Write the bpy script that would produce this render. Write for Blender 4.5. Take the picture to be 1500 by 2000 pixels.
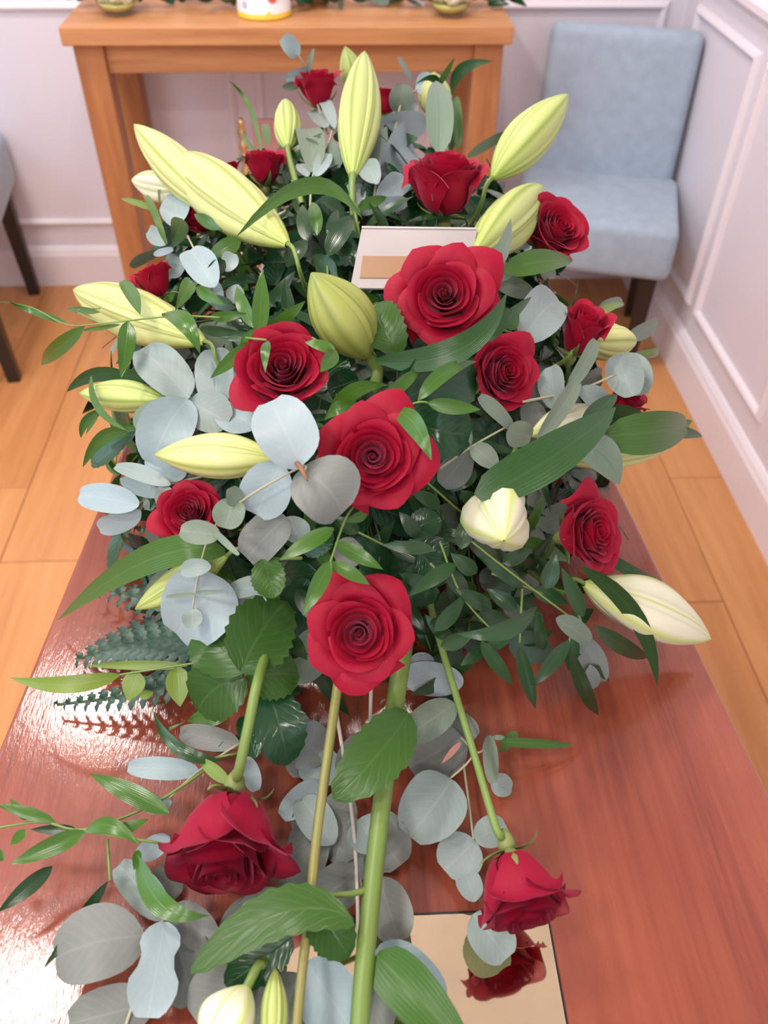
import bpy, bmesh, math, random
from mathutils import Vector, Matrix, Quaternion
sc = bpy.context.scene
COL = sc.collection
for o in list(bpy.data.objects): bpy.data.objects.remove(o)

# ---------------------------------------------------------------- camera
F = 1630.0                                   # focal length in pixels of the 1500x2000 frame
PI_, YA_, RO_ = (math.radians(a) for a in (43.74, 2.98, 0.68))
CAM = Vector((0, 0, 1.30))
FW = Vector((math.sin(YA_)*math.cos(PI_), math.cos(YA_)*math.cos(PI_), -math.sin(PI_)))
R0 = Vector((math.cos(YA_), -math.sin(YA_), 0)); U0 = R0.cross(FW)
RT = R0*math.cos(RO_) + U0*math.sin(RO_); UP = -R0*math.sin(RO_) + U0*math.cos(RO_)
cd = bpy.data.cameras.new('camera'); cam = bpy.data.objects.new('camera', cd); COL.objects.link(cam)
m = Matrix.Identity(4)
for i in range(3):
    m[i][0], m[i][1], m[i][2], m[i][3] = RT[i], UP[i], -FW[i], CAM[i]
cam.matrix_world = m
cd.sensor_fit = 'HORIZONTAL'; cd.sensor_width = 36; cd.lens = 36*F/1500
cd.clip_start = 0.02
cd.dof.use_dof = True; cd.dof.focus_distance = 0.66; cd.dof.aperture_fstop = 9.5
sc.camera = cam

# ---------------------------------------------------------------- world, lamps, exposure
w = bpy.data.worlds.new('world'); sc.world = w; w.use_nodes = True
w.node_tree.nodes['Background'].inputs[0].default_value = (.75, .85, 1, 1)
w.node_tree.nodes['Background'].inputs[1].default_value = 0.4
sc.view_settings.view_transform = 'Standard'; sc.view_settings.look = 'None'
sc.view_settings.gamma = 1; sc.view_settings.use_curve_mapping = False
sc.view_settings.exposure = 0.0
CEIL = 2.40
DOWNLIGHTS = [(-.83, 1.52), (-.83, .70), (-.83, -.12), (-.83, -.95), (.0, 1.55), (.0, -1.0)]  # the last one is an unseen lamp added behind the camera for fill
LAMP_W = 11.5
def area(name, loc, size, power, col, rot=(0, 0, 0), shape='DISK', size_y=None):
    l = bpy.data.lights.new(name, 'AREA'); l.shape = shape; l.size = size; l.energy = power; l.color = col
    if size_y: l.size_y = size_y
    o = bpy.data.objects.new(name, l); COL.objects.link(o); o.location = loc; o.rotation_euler = rot
    return o
for x, y in DOWNLIGHTS:
    area('downlight_lamp', (x, y, CEIL-.012), .24, LAMP_W, (1, .915, .86))
area('window_daylight', (-.5, -1.76, 1.55), 1.1, 4, (.60, .80, 1), (math.radians(90), 0, 0), 'RECTANGLE', 1.0)
area('window_daylight', (-1.70, .80, 1.55), 1.2, 6, (.66, .84, 1), (math.radians(90), 0, math.radians(-90)), 'RECTANGLE', 1.05)

# ---------------------------------------------------------------- helpers
def ray(x, y): return FW + RT*((x-750)/F) - UP*((y-1000)/F)
def onz(x, y, z):
    d = ray(x, y); return CAM + d*((z-CAM.z)/d.z)
LID = 0.70
EC = Vector((.01, .82, .70)); EA = Vector((.36, .50, .28))   # the dome the spray fills
def dome(x, y):
    d = ray(x, y); dd = Vector((d.x/EA.x, d.y/EA.y, d.z/EA.z)); oo = CAM-EC
    oo = Vector((oo.x/EA.x, oo.y/EA.y, oo.z/EA.z))
    A = dd.dot(dd); B = oo.dot(dd); Cc = oo.dot(oo)-1; D = B*B-A*Cc
    return (-B-math.sqrt(D))/A if D > 0 else -B/A
def pt(x, y, off=0.0, z=None):
    """a place in the room: on the dome of the spray, moved by off, or at height z over the lid"""
    if z is not None: return onz(x, y, LID+z)
    t = dome(x, y)+off
    p = CAM+ray(x, y)*t
    if p.z < LID+.012: p = onz(x, y, LID+.012)
    return p
def depth(p): return (p-CAM).dot(FW)

def mesh(name, verts, faces, uvs=None, smooth=True):
    me = bpy.data.meshes.new(name); me.from_pydata([tuple(v) for v in verts], [], faces)
    if uvs:
        ul = me.uv_layers.new(name='UVMap'); flat = []
        for f in faces:
            for i in f: flat += uvs[i]
        ul.data.foreach_set('uv', flat)
    if smooth: me.polygons.foreach_set('use_smooth', [True]*len(me.polygons))
    me.update(); return me
def link(name, me, mt, parent=None):
    o = bpy.data.objects.new(name, me); COL.objects.link(o)
    if mt is not None and me is not None and not me.materials: me.materials.append(mt)
    if parent is not None: o.parent = parent
    return o
def tag(o, label=None, cat=None, group=None, kind=None):
    if label: o['label'] = label
    if cat: o['category'] = cat
    if group: o['group'] = group
    if kind: o['kind'] = kind
    return o
def empty(name, loc, label=None, cat=None, group=None):
    o = bpy.data.objects.new(name, None); COL.objects.link(o); o.location = loc; o.empty_display_size = .02
    return tag(o, label, cat, group)
def rel(verts, parent):
    if parent is None: return verts
    l = parent.location; return [Vector(v)-l for v in verts]

def box_bm(bm, c, s, rot=None, bev=0, seg=2):
    r = bmesh.ops.create_cube(bm, size=1); vs = r['verts']
    bmesh.ops.scale(bm, vec=s, verts=vs)
    if bev:
        es = list({e for v in vs for e in v.link_edges})
        rr = bmesh.ops.bevel(bm, geom=es, offset=bev, segments=seg, affect='EDGES', profile=.5)
        vs = list({v for f in rr['faces'] for v in f.verts} | {v for v in vs if v.is_valid})
    if rot is not None: bmesh.ops.rotate(bm, matrix=rot, verts=vs, cent=(0, 0, 0))
    bmesh.ops.translate(bm, vec=c, verts=vs)
    return vs
def bm_obj(name, bm, mt, parent=None, smooth=False):
    me = bpy.data.meshes.new(name); bm.to_mesh(me); bm.free()
    if smooth: me.polygons.foreach_set('use_smooth', [True]*len(me.polygons))
    return link(name, me, mt, parent)
def box(name, lo, hi, mt, parent=None, bev=0.0, kind=None):
    bm = bmesh.new(); lo = Vector(lo); hi = Vector(hi)
    if parent is not None: lo = lo-parent.location; hi = hi-parent.location
    box_bm(bm, (lo+hi)/2, hi-lo, None, bev)
    o = bm_obj(name, bm, mt, parent)
    if kind: o['kind'] = kind
    return o
def tube(name, pts, radii, mt, parent=None, sides=7):
    P = [Vector(p) for p in rel(pts, parent)]
    if isinstance(radii, (int, float)): radii = [radii]*len(P)
    vs = []; fs = []; uv = []
    ref = None
    for i, p in enumerate(P):
        d = (P[min(i+1, len(P)-1)]-P[max(i-1, 0)]).normalized()
        if ref is None: ref = d.orthogonal().normalized()
        ref = (ref-d*ref.dot(d)).normalized(); b = d.cross(ref)
        for k in range(sides):
            a = 2*math.pi*k/sides
            vs.append(p+(ref*math.cos(a)+b*math.sin(a))*radii[i]); uv.append((k/sides, i/(len(P)-1)))
    for i in range(len(P)-1):
        for k in range(sides):
            fs.append((i*sides+k, i*sides+(k+1) % sides, (i+1)*sides+(k+1) % sides, (i+1)*sides+k))
    fs.append(tuple(range(sides))[::-1]); fs.append(tuple((len(P)-1)*sides+k for k in range(sides)))
    return link(name, mesh(name, vs, fs, uv), mt, parent)
def lathe_mesh(name, prof, n=20):
    vs = []; fs = []; uv = []
    for j, (r, z) in enumerate(prof):
        for k in range(n):
            a = 2*math.pi*k/n; vs.append((r*math.cos(a), r*math.sin(a), z)); uv.append((k/n, j/(len(prof)-1)))
    for j in range(len(prof)-1):
        for k in range(n):
            fs.append((j*n+k, j*n+(k+1) % n, (j+1)*n+(k+1) % n, (j+1)*n+k))
    fs.append(tuple(range(n))[::-1]); fs.append(tuple((len(prof)-1)*n+k for k in range(n)))
    return mesh(name, vs, fs, uv)
def smoothpath(P, n=5):
    if len(P) < 3: return P
    out = []
    for i in range(len(P)-1):
        a = P[max(i-1, 0)]; b = P[i]; c = P[i+1]; d = P[min(i+2, len(P)-1)]
        for k in range(n):
            t = k/n
            out.append(.5*((2*b)+(c-a)*t+(2*a-5*b+4*c-d)*t*t+(3*b-a-3*c+d)*t**3))
    out.append(P[-1]); return out

# ---------------------------------------------------------------- materials
class N:
    def __init__(s, name):
        s.m = bpy.data.materials.new(name); s.m.use_nodes = True; s.t = s.m.node_tree
        s.b = s.t.nodes['Principled BSDF']; s.out = s.t.nodes['Material Output']
    def n(s, typ, **kw):
        nd = s.t.nodes.new(typ)
        for k, v in kw.items():
            if k.startswith('i_'): nd.inputs[k[2:].replace('_', ' ')].default_value = v
            else: setattr(nd, k, v)
        return nd
    def l(s, a, b): s.t.links.new(a, b)
    def set(s, **kw):
        for k, v in kw.items(): s.b.inputs[k.replace('_', ' ')].default_value = v
        return s
    def ramp(s, fac, stops):
        r = s.n('ShaderNodeValToRGB'); e = r.color_ramp.elements
        while len(e) < len(stops): e.new(.5)
        for i, (p, c) in enumerate(stops):
            e[i].position = p; e[i].color = (*c, 1)
        if fac is not None: s.l(fac, r.inputs[0])
        return r.outputs[0]
    def mix(s, fac, a, b, mode='MIX'):
        x = s.n('ShaderNodeMix'); x.data_type = 'RGBA'; x.blend_type = mode
        for v, i in ((fac, 0), (a, 6), (b, 7)):
            if isinstance(v, (int, float)): x.inputs[i].default_value = v
            elif isinstance(v, tuple): x.inputs[i].default_value = (*v, 1)
            else: s.l(v, x.inputs[i])
        return x.outputs[2]
    def math(s, op, a, b=None, c=None):
        x = s.n('ShaderNodeMath'); x.operation = op
        for i, v in enumerate((a, b, c)):
            if v is None: continue
            if isinstance(v, (int, float)): x.inputs[i].default_value = v
            else: s.l(v, x.inputs[i])
        return x.outputs[0]
    def tex(s, kind='Object', scale=(1, 1, 1)):
        c = s.n('ShaderNodeTexCoord'); mp = s.n('ShaderNodeMapping'); mp.inputs['Scale'].default_value = scale
        s.l(c.outputs[kind], mp.inputs[0]); return mp.outputs[0]
    def noise(s, vec, scale, detail=4, rough=.55, dist=0):
        x = s.n('ShaderNodeTexNoise'); x.inputs['Scale'].default_value = scale; x.inputs['Detail'].default_value = detail
        x.inputs['Roughness'].default_value = rough; x.inputs['Distortion'].default_value = dist
        s.l(vec, x.inputs['Vector']); return x.outputs['Fac']
    def bump(s, h, strength, dist=.001):
        b = s.n('ShaderNodeBump'); b.inputs['Strength'].default_value = strength; b.inputs['Distance'].default_value = dist
        s.l(h, b.inputs['Height']); s.l(b.outputs[0], s.b.inputs['Normal']); return b.outputs[0]
def plain(name, col, rough=.5, metal=0, bump=0, bscale=200, vary=1.0, **kw):
    a = N(name); a.set(Roughness=rough, Metallic=metal, **kw)
    nz = a.noise(a.tex(), bscale*.1, 3)
    c = a.ramp(nz, [(.3, tuple(v*(1-.1*vary) for v in col)), (.7, tuple(min(1, v*(1+.06*vary)) for v in col))])
    a.l(c, a.b.inputs['Base Color'])
    if bump: a.bump(a.noise(a.tex(), bscale, 2), bump)
    return a.m
def leafmat(name, ca, cb, vein, rough, vs=.5, veins='pinnate', trans=.15, back=None, spec=.5, bump=.15):
    a = N(name); a.set(Roughness=rough); a.b.inputs['Specular IOR Level'].default_value = spec
    oi = a.n('ShaderNodeObjectInfo'); uvn = a.n('ShaderNodeTexCoord'); sep = a.n('ShaderNodeSeparateXYZ')
    a.l(uvn.outputs['UV'], sep.inputs[0])
    base = a.mix(oi.outputs['Random'], ca, cb)
    nz = a.noise(a.tex('UV', (3, 3, 3)), 2.2, 3)
    base = a.mix(a.math('MULTIPLY', nz, .35), base, tuple(v*.72 for v in ca))
    d = a.math('ABSOLUTE', a.math('SUBTRACT', sep.outputs[0], .5))
    mid = a.math('SUBTRACT', 1, a.math('MULTIPLY', d, 26)); mid = a.math('MAXIMUM', mid, 0)
    if veins == 'pinnate': ph = a.math('ADD', a.math('MULTIPLY', sep.outputs[1], 48), a.math('MULTIPLY', d, -36))
    else: ph = a.math('MULTIPLY', d, 75)
    sv = a.math('POWER', a.math('ABSOLUTE', a.math('SINE', a.math('MULTIPLY', ph, .5))), 14 if veins == 'pinnate' else 5)
    vv = a.math('MAXIMUM', mid, a.math('MULTIPLY', sv, .35))
    col = a.mix(a.math('MULTIPLY', vv, vs), base, vein)
    if back:
        g = a.n('ShaderNodeNewGeometry'); col = a.mix(g.outputs['Backfacing'], col, back)
    a.l(col, a.b.inputs['Base Color'])
    if bump: a.bump(vv, bump, .0006)
    if trans:
        t = a.n('ShaderNodeBsdfTranslucent'); a.l(col, t.inputs[0])
        mx = a.n('ShaderNodeMixShader'); mx.inputs[0].default_value = trans
        a.l(a.b.outputs[0], mx.inputs[1]); a.l(t.outputs[0], mx.inputs[2]); a.l(mx.outputs[0], a.out.inputs[0])
    return a.m
def woodmat(name, dark, mid, light, axis, rough=.35, coat=0, gscale=1.0, bump=.05, rnd=0.0, knots=False):
    a = N(name); a.set(Roughness=rough); a.b.inputs['Coat Weight'].default_value = coat; a.b.inputs['Coat Roughness'].default_value = .12
    s = [14, 14, 14]; s[axis] = 1.1
    v = a.tex('Object', tuple(x*gscale for x in s))
    if rnd:
        oi = a.n('ShaderNodeObjectInfo'); ad = a.n('ShaderNodeVectorMath'); ad.operation = 'ADD'
        cmb = a.n('ShaderNodeCombineXYZ'); r9 = a.math('MULTIPLY', oi.outputs['Random'], 37)
        for i in range(3): a.l(r9, cmb.inputs[i])
        a.l(v, ad.inputs[0]); a.l(cmb.outputs[0], ad.inputs[1]); v = ad.outputs[0]
    n1 = a.noise(v, 1.0, 5, .6, 1.2)
    n2 = a.noise(v, 5.5, 3, .6, .4)
    f = a.math('ADD', a.math('MULTIPLY', n1, .68), a.math('MULTIPLY', n2, .32))
    c = a.ramp(f, [(.34, dark), (.5, mid), (.66, light)])
    if rnd:
        c = a.mix(rnd, c, a.ramp(oi.outputs['Random'], [(0, dark), (.5, mid), (1, light)]))
    a.l(c, a.b.inputs['Base Color'])
    if bump: a.bump(n2, bump, .001)
    return a.m
M = {}
# wall paint, floor, wood
M['wall'] = plain('wall_paint', (.765, .73, .79), .55, bump=.02, bscale=60, vary=.12)
M['trim'] = plain('trim_paint', (.85, .80, .84), .35, vary=.1)
M['ceil'] = plain('ceiling_paint', (.86, .82, .80), .8, vary=.1)
M['floor'] = woodmat('oak_plank', (.47, .185, .060), (.61, .275, .095), (.71, .35, .135), 1, .30, .0, .8, .03, .35)
M['oak'] = woodmat('oak_table', (.40, .17, .062), (.54, .25, .098), (.64, .32, .14), 0, .42, .0, 1.0, .03)
M['oakv'] = woodmat('oak_leg', (.32, .12, .042), (.44, .18, .066), (.53, .235, .094), 2, .42, .0, 1.0, .03)
def lidmat():
    a = N('lacquered_mahogany'); a.set(Roughness=.38); a.b.inputs['Specular IOR Level'].default_value = .22
    a.b.inputs['Coat Weight'].default_value = 1.0; a.b.inputs['Coat Roughness'].default_value = .12
    v = a.tex('Object', (13, .9, 8)); n1 = a.noise(v, 1.0, 6, .62, 1.0)
    v2 = a.tex('Object', (120, 5, 60)); n2 = a.noise(v2, 1.0, 3, .6, .5)
    f = a.math('ADD', a.math('MULTIPLY', n1, .7), a.math('MULTIPLY', n2, .3))
    c = a.ramp(f, [(.33, (.125, .024, .012)), (.5, (.255, .056, .028)), (.68, (.345, .092, .047))])
    a.l(c, a.b.inputs['Base Color'])
    v3 = a.tex('Object', (420, 95, 200)); n3 = a.noise(v3, 1.0, 3, .65, .3)
    h = a.math('ADD', a.math('MULTIPLY', n3, .8), a.math('MULTIPLY', n2, .5))
    nb = a.bump(h, .20, .0010)
    a.l(nb, a.b.inputs['Coat Normal'])
    return a.m
M['lid'] = lidmat()
M['gold'] = plain('polished_gold', (.96, .85, .56), .05, 1)
M['brass'] = plain('brass', (.95, .70, .30), .18, 1)
M['black'] = plain('black_edge', (.012, .010, .010), .4)
M['legdark'] = plain('dark_leg', (.022, .013, .011), .35)
def fabric(name, col):
    a = N(name); a.set(Roughness=.9); a.b.inputs['Sheen Weight'].default_value = .25
    v = a.tex(); w1 = a.n('ShaderNodeTexWave'); w1.inputs['Scale'].default_value = 260; w1.bands_direction = 'X'; w1.inputs['Distortion'].default_value = 1; a.l(v, w1.inputs[0])
    w2 = a.n('ShaderNodeTexWave'); w2.inputs['Scale'].default_value = 260; w2.bands_direction = 'Z'; w2.inputs['Distortion'].default_value = 1; a.l(v, w2.inputs[0])
    h = a.math('MULTIPLY', w1.outputs['Fac'], w2.outputs['Fac'])
    nz = a.noise(v, 35, 4)
    c = a.ramp(nz, [(.3, tuple(x*.9 for x in col)), (.7, tuple(x*1.08 for x in col))])
    c = a.mix(a.math('MULTIPLY', h, .25), c, tuple(x*.75 for x in col)); a.l(c, a.b.inputs['Base Color'])
    a.bump(h, .2, .0008); return a.m
M['fabric'] = fabric('blue_grey_linen', (.37, .465, .56))
# plants
M['r'] = leafmat('ruscus_leaf', (.040, .135, .014), (.080, .205, .024), (.16, .30, .06), .23, .35, 'par', .16)
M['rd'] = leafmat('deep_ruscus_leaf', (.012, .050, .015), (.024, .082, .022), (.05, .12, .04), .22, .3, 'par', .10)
M['y'] = leafmat('young_green_leaf', (.15, .26, .025), (.20, .31, .04), (.32, .42, .13), .36, .4, 'par', .2)
M['l'] = leafmat('lily_leaf', (.042, .125, .020), (.080, .180, .032), (.12, .23, .055), .33, .5, 'par', .12, spec=.3, bump=.3)
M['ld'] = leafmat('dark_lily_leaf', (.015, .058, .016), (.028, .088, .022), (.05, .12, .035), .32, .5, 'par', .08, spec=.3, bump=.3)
M['lg'] = leafmat('grey_lily_leaf', (.16, .25, .17), (.20, .29, .20), (.10, .17, .11), .42, .5, 'par', .1, bump=.3)
M['s'] = leafmat('rose_leaf', (.028, .090, .012), (.046, .118, .018), (.085, .17, .04), .30, .4, 'pinnate', .08, spec=.28, bump=.4)
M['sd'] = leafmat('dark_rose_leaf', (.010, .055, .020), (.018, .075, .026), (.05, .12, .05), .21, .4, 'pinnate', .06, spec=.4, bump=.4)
M['e'] = leafmat('eucalyptus_leaf', (.24, .32, .29), (.29, .37, .35), (.42, .48, .42), .46, .3, 'pinnate', .10, bump=.1)
M['eb'] = leafmat('blue_eucalyptus_leaf', (.30, .41, .43), (.36, .46, .48), (.48, .55, .54), .44, .3, 'pinnate', .10, bump=.1)
M['eg'] = leafmat('green_eucalyptus_leaf', (.155, .220, .155), (.20, .265, .195), (.36, .40, .28), .48, .3, 'pinnate', .10, bump=.1)
M['ed'] = leafmat('grey_eucalyptus_leaf', (.165, .19, .165), (.215, .235, .21), (.33, .35, .30), .5, .3, 'pinnate', .10, bump=.1)
M['p'] = leafmat('pink_bract', (.55, .25, .20), (.55, .28, .22), (.4, .2, .15), .5, .2, 'par', .15)
M['f'] = leafmat('leather_fern', (.035, .095, .065), (.055, .125, .085), (.07, .15, .10), .36, .4, 'par', .08)
M['stem'] = plain('green_stem', (.17, .27, .055), .4, bscale=80)
M['stemy'] = plain('olive_stem', (.26, .25, .07), .4, bscale=80)
M['steme'] = plain('eucalyptus_stem', (.42, .40, .26), .5, bscale=80)
M['stemw'] = plain('pale_stem', (.50, .46, .40), .5, bscale=80)
M['stemd'] = plain('deep_stem', (.06, .12, .03), .5, bscale=80)
M['sepal'] = plain('rose_sepal', (.22, .27, .08), .5, bscale=80)
M['foam'] = plain('floral_foam', (.02, .07, .03), .95, bscale=300)
def petalmat(name, col, dark, edge):
    a = N(name); a.set(Roughness=.55); a.b.inputs['Sheen Weight'].default_value = .35
    a.b.inputs['Sheen Tint'].default_value = (1, .25, .4, 1); a.b.inputs['Sheen Roughness'].default_value = .4
    a.b.inputs['Specular IOR Level'].default_value = .25
    tc = a.n('ShaderNodeTexCoord'); sep = a.n('ShaderNodeSeparateXYZ'); a.l(tc.outputs['UV'], sep.inputs[0])
    nz = a.noise(a.tex('UV', (14, 1.5, 1)), 2, 3)
    c = a.mix(nz, dark, col)
    rim = a.math('POWER', sep.outputs[1], 14)
    c = a.mix(a.math('MULTIPLY', rim, .8), c, edge); a.l(c, a.b.inputs['Base Color'])
    a.bump(nz, .12, .0006)
    t = a.n('ShaderNodeBsdfTranslucent'); a.l(c, t.inputs[0]); mx = a.n('ShaderNodeMixShader'); mx.inputs[0].default_value = .16
    a.l(a.b.outputs[0], mx.inputs[1]); a.l(t.outputs[0], mx.inputs[2]); a.l(mx.outputs[0], a.out.inputs[0])
    return a.m
M['petal'] = petalmat('crimson_petal', (.435, .004, .034), (.29, .002, .018), (.38, .005, .030))
M['petalo'] = petalmat('fading_crimson_petal', (.42, .006, .040), (.27, .004, .024), (.07, .003, .012))
def tepalmat(name, pale, green, tip, ridge, line=.72):
    a = N(name); a.set(Roughness=.42)
    tc = a.n('ShaderNodeTexCoord'); sep = a.n('ShaderNodeSeparateXYZ'); a.l(tc.outputs['UV'], sep.inputs[0])
    d = a.math('ABSOLUTE', a.math('SUBTRACT', sep.outputs[0], .5))
    mid = a.math('MAXIMUM', a.math('SUBTRACT', 1, a.math('MULTIPLY', d, ridge)), 0)
    nz = a.noise(a.tex('UV', (30, 2, 1)), 1.5, 2)
    c = a.mix(a.math('MULTIPLY', nz, .4), pale, green)
    c = a.mix(a.math('MULTIPLY', mid, .95), c, tuple(x*line for x in green))
    edge = a.math('POWER', a.math('MULTIPLY', d, 2), 10)
    c = a.mix(a.math('MULTIPLY', edge, .85), c, tuple(x*.5 for x in green))  # shading of the grooves between tepals, painted as darker edges
    e = a.math('POWER', sep.outputs[1], 9); c = a.mix(e, c, tip)
    b = a.math('POWER', a.math('SUBTRACT', 1, sep.outputs[1]), 7); c = a.mix(b, c, green)
    a.l(c, a.b.inputs['Base Color']); a.bump(nz, .08, .0006)
    return a.m
M['tg'] = tepalmat('green_lily_tepal', (.55, .64, .22), (.33, .45, .07), (.25, .33, .07), 9)
M['ty'] = tepalmat('yellow_green_lily_tepal', (.66, .69, .30), (.40, .48, .08), (.32, .38, .08), 9)
M['tw'] = tepalmat('white_lily_tepal', (.80, .77, .64), (.50, .60, .15), (.56, .62, .20), 7, 1.0)
M['td'] = tepalmat('olive_lily_tepal', (.40, .45, .11), (.27, .33, .05), (.20, .26, .05), 7)

# ---------------------------------------------------------------- the room
YB, XR, XL, YF = 2.43, .895, -1.75, -1.8
def structure(o): o['kind'] = 'structure'; return o
fl = structure(box('floor', (XL, YF, -.05), (XR, YB, -.004), M['black']))
rng = random.Random(4)
PW = .187
k = 0; x = .75+PW
cols = []
while x > XL:
    x0 = max(x-PW, XL); x1 = min(x, XR)
    if abs(x-.75) < .01: js = [-.2, 1.07]
    elif abs(x-(.75-8*PW)) < .02: js = [.25, 1.467]
    else: js = [-.9+rng.random()*.9, .35+rng.random()*.95]; js.append(js[-1]+1.0)
    ys = [YF]+[j for j in js if j < YB-.1]+[YB]
    for a, b in zip(ys[:-1], ys[1:]):
        g = .0008
        bm = bmesh.new(); c = Vector(((x0+x1)/2, (a+b)/2, -.003))
        box_bm(bm, (0, 0, 0), (x1-x0-2*g, b-a-2*g, .008), None, .0012, 1)
        p = bm_obj('plank', bm, M['floor'], fl); p.location = c
    x -= PW
structure(box('wall_back', (XL-.1, YB, -.05), (XR+.1, YB+.1, CEIL), M['wall']))
structure(box('wall_right', (XR, YF, -.05), (XR+.1, YB, CEIL), M['wall']))
structure(box('wall_left', (XL-.1, YF, -.05), (XL, YB, CEIL), M['wall']))
structure(box('ceiling', (XL-.1, YF-.1, CEIL), (XR+.1, YB+.1, CEIL+.1), M['ceil']))
# front wall behind the camera with its window opening
wf = empty('wall_front', (0, YF, 0)); wf['kind'] = 'structure'
for lo, hi in (((XL, YF-.1, -.05), (-1.1, YF, CEIL)), ((.1, YF-.1, -.05), (XR, YF, CEIL)),
               ((-1.1, YF-.1, -.05), (.1, YF, 1.0)), ((-1.1, YF-.1, 2.1), (.1, YF, CEIL))):
    box('wall_section', lo, hi, M['wall'], wf)
w1 = empty('window_1', (-.5, YF-.05, 1.0)); w1['kind'] = 'structure'
a = N('daylight_pane'); a.set(Base_Color=(.5, .6, .7, 1)); a.b.inputs['Emission Color'].default_value = (.55, .78, 1, 1); a.b.inputs['Emission Strength'].default_value = 1.3
for xa, xb in ((-1.06, -.52), (-.48, .06)):
    for za, zb in ((1.04, 1.53), (1.57, 2.06)):
        box('pane', (xa, YF-.07, za), (xb, YF-.06, zb), a.m, w1)
for lo, hi in (((-1.1, YF-.09, 1.0), (.1, YF-.03, 1.04)), ((-1.1, YF-.09, 2.06), (.1, YF-.03, 2.1)), ((-1.1, YF-.09, 1.04), (-1.06, YF-.03, 2.06)),
               ((.06, YF-.09, 1.04), (.1, YF-.03, 2.06)), ((-.52, YF-.09, 1.04), (-.48, YF-.03, 2.06)), ((-1.06, YF-.09, 1.53), (.06, YF-.03, 1.57))):
    box('window_frame', lo, hi, M['trim'], w1)

w2 = empty('window_2', (XL, .80, 1.0)); w2['kind'] = 'structure'
for ya, yb in ((.24, .78), (.82, 1.36)):
    for za, zb in ((1.04, 1.53), (1.57, 2.06)): box('pane', (XL, ya, za), (XL+.012, yb, zb), a.m, w2)
for lo, hi in (((XL, .20, 1.0), (XL+.03, 1.40, 1.04)), ((XL, .20, 2.06), (XL+.03, 1.40, 2.1)), ((XL, .20, 1.04), (XL+.03, .24, 2.06)), ((XL, 1.36, 1.04), (XL+.03, 1.40, 2.06)),
               ((XL, .78, 1.04), (XL+.03, .82, 2.06)), ((XL, .24, 1.53), (XL+.03, 1.36, 1.57))):
    box('window_frame', lo, hi, M['trim'], w2)

def prism_y(name, prof, y0, y1, mt, flip=1, base=XR):       # profile (out from right wall, z) swept along Y
    vs = [(base-a*flip, y0, z) for a, z in prof]+[(base-a*flip, y1, z) for a, z in prof]; n = len(prof)
    fs = [(i, (i+1) % n, n+(i+1) % n, n+i) for i in range(n)]+[tuple(range(n))[::-1], tuple(range(n, 2*n))]
    return structure(link(name, mesh(name, vs, fs, None, False), mt))
def prism_x(name, prof, x0, x1, mt):
    vs = [(x0, YB-a, z) for a, z in prof]+[(x1, YB-a, z) for a, z in prof]; n = len(prof)
    fs = [(i, (i+1) % n, n+(i+1) % n, n+i) for i in range(n)]+[tuple(range(n))[::-1], tuple(range(n, 2*n))]
    return structure(link(name, mesh(name, vs, fs, None, False), mt))
BASE = [(0, 0), (.018, 0), (.018, .098), (.014, .106), (.012, .113), (.005, .122), (0, .124)]
DADO = [(0, .835), (.010, .838), (.016, .848), (.026, .852), (.026, .866), (.012, .875), (0, .88)]
prism_x('baseboard_back', BASE, XL, XR-.018, M['trim'])
prism_y('baseboard_right', BASE, YF, YB, M['trim'])
prism_y('baseboard_left', BASE, YF, YB, M['trim'], -1, XL)
prism_x('trim_1', DADO, XL, XR-.026, M['trim'])
prism_y('trim_2', DADO, YF, YB, M['trim'])
PF = [(0, 0), (.004, .001), (.010, .006), (.013, .012), (.010, .018), (.004, .021), (0, .022)]   # panel moulding: out, across
def panel_frame(name, origin, ax, length, z0, z1, nrm):
    o = Vector(origin); ax = Vector(ax); nrm = Vector(nrm); up = Vector((0, 0, 1))
    cs = [(0, z0, 1, 1), (length, z0, -1, 1), (length, z1, -1, -1), (0, z1, 1, -1)]
    vs = []; fs = []; n = len(PF)
    for s, z, sx, sz in cs:
        for out, acr in PF: vs.append(o+ax*(s+sx*acr)+up*(z+sz*acr)+nrm*out)
    for c in range(4):
        d = (c+1) % 4
        for i in range(n-1): fs.append((c*n+i, c*n+i+1, d*n+i+1, d*n+i))
    return structure(link(name, mesh(name, vs, fs, None, False), M['trim']))
for i, (a0, ln) in enumerate(((1.915, .42), (1.41, .46), (.87, .47), (.33, .47), (-.21, .47))):
    panel_frame('trim_%d' % (3+i), (XR, a0, 0), (0, 1, 0), ln, .187, .785, (-1, 0, 0))
for i, (a0, ln) in enumerate(((.30, .55), (-.235, .49), (-1.6, 1.31))):
    panel_frame('trim_%d' % (8+i), (a0, YB, 0), (1, 0, 0), ln, .187, .772, (0, -1, 0))
emit = N('downlight_lens'); emit.set(Base_Color=(.9, .88, .8, 1)); emit.b.inputs['Emission Color'].default_value = (1, .9, .8, 1); emit.b.inputs['Emission Strength'].default_value = 6
ringm = lathe_mesh('bezel', [(.056, 0), (.075, 0), (.077, .006), (.056, .010)], 24)
lensm = lathe_mesh('lens', [(.001, 0), (.055, 0), (.055, .004), (.001, .004)], 24)
ORD = ['farthest', 'second farthest', 'third farthest', 'nearest']
for i, (x, y) in enumerate(DOWNLIGHTS):
    lb = 'white recessed ceiling downlight of the left row, %s from the window end' % ['fourth', 'third', 'second', 'first'][i] if i < 4 else 'white recessed ceiling downlight of the middle pair, %s the window' % ['farther from', 'added for fill, nearer to'][i-4]
    d = empty('ceiling_downlight', (x, y, CEIL-.010), lb, 'ceiling light', 'recessed ceiling downlights')
    link('bezel', ringm, M['trim'], d); le = link('lens', lensm, emit.m, d); le.location = (0, 0, .006)

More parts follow.
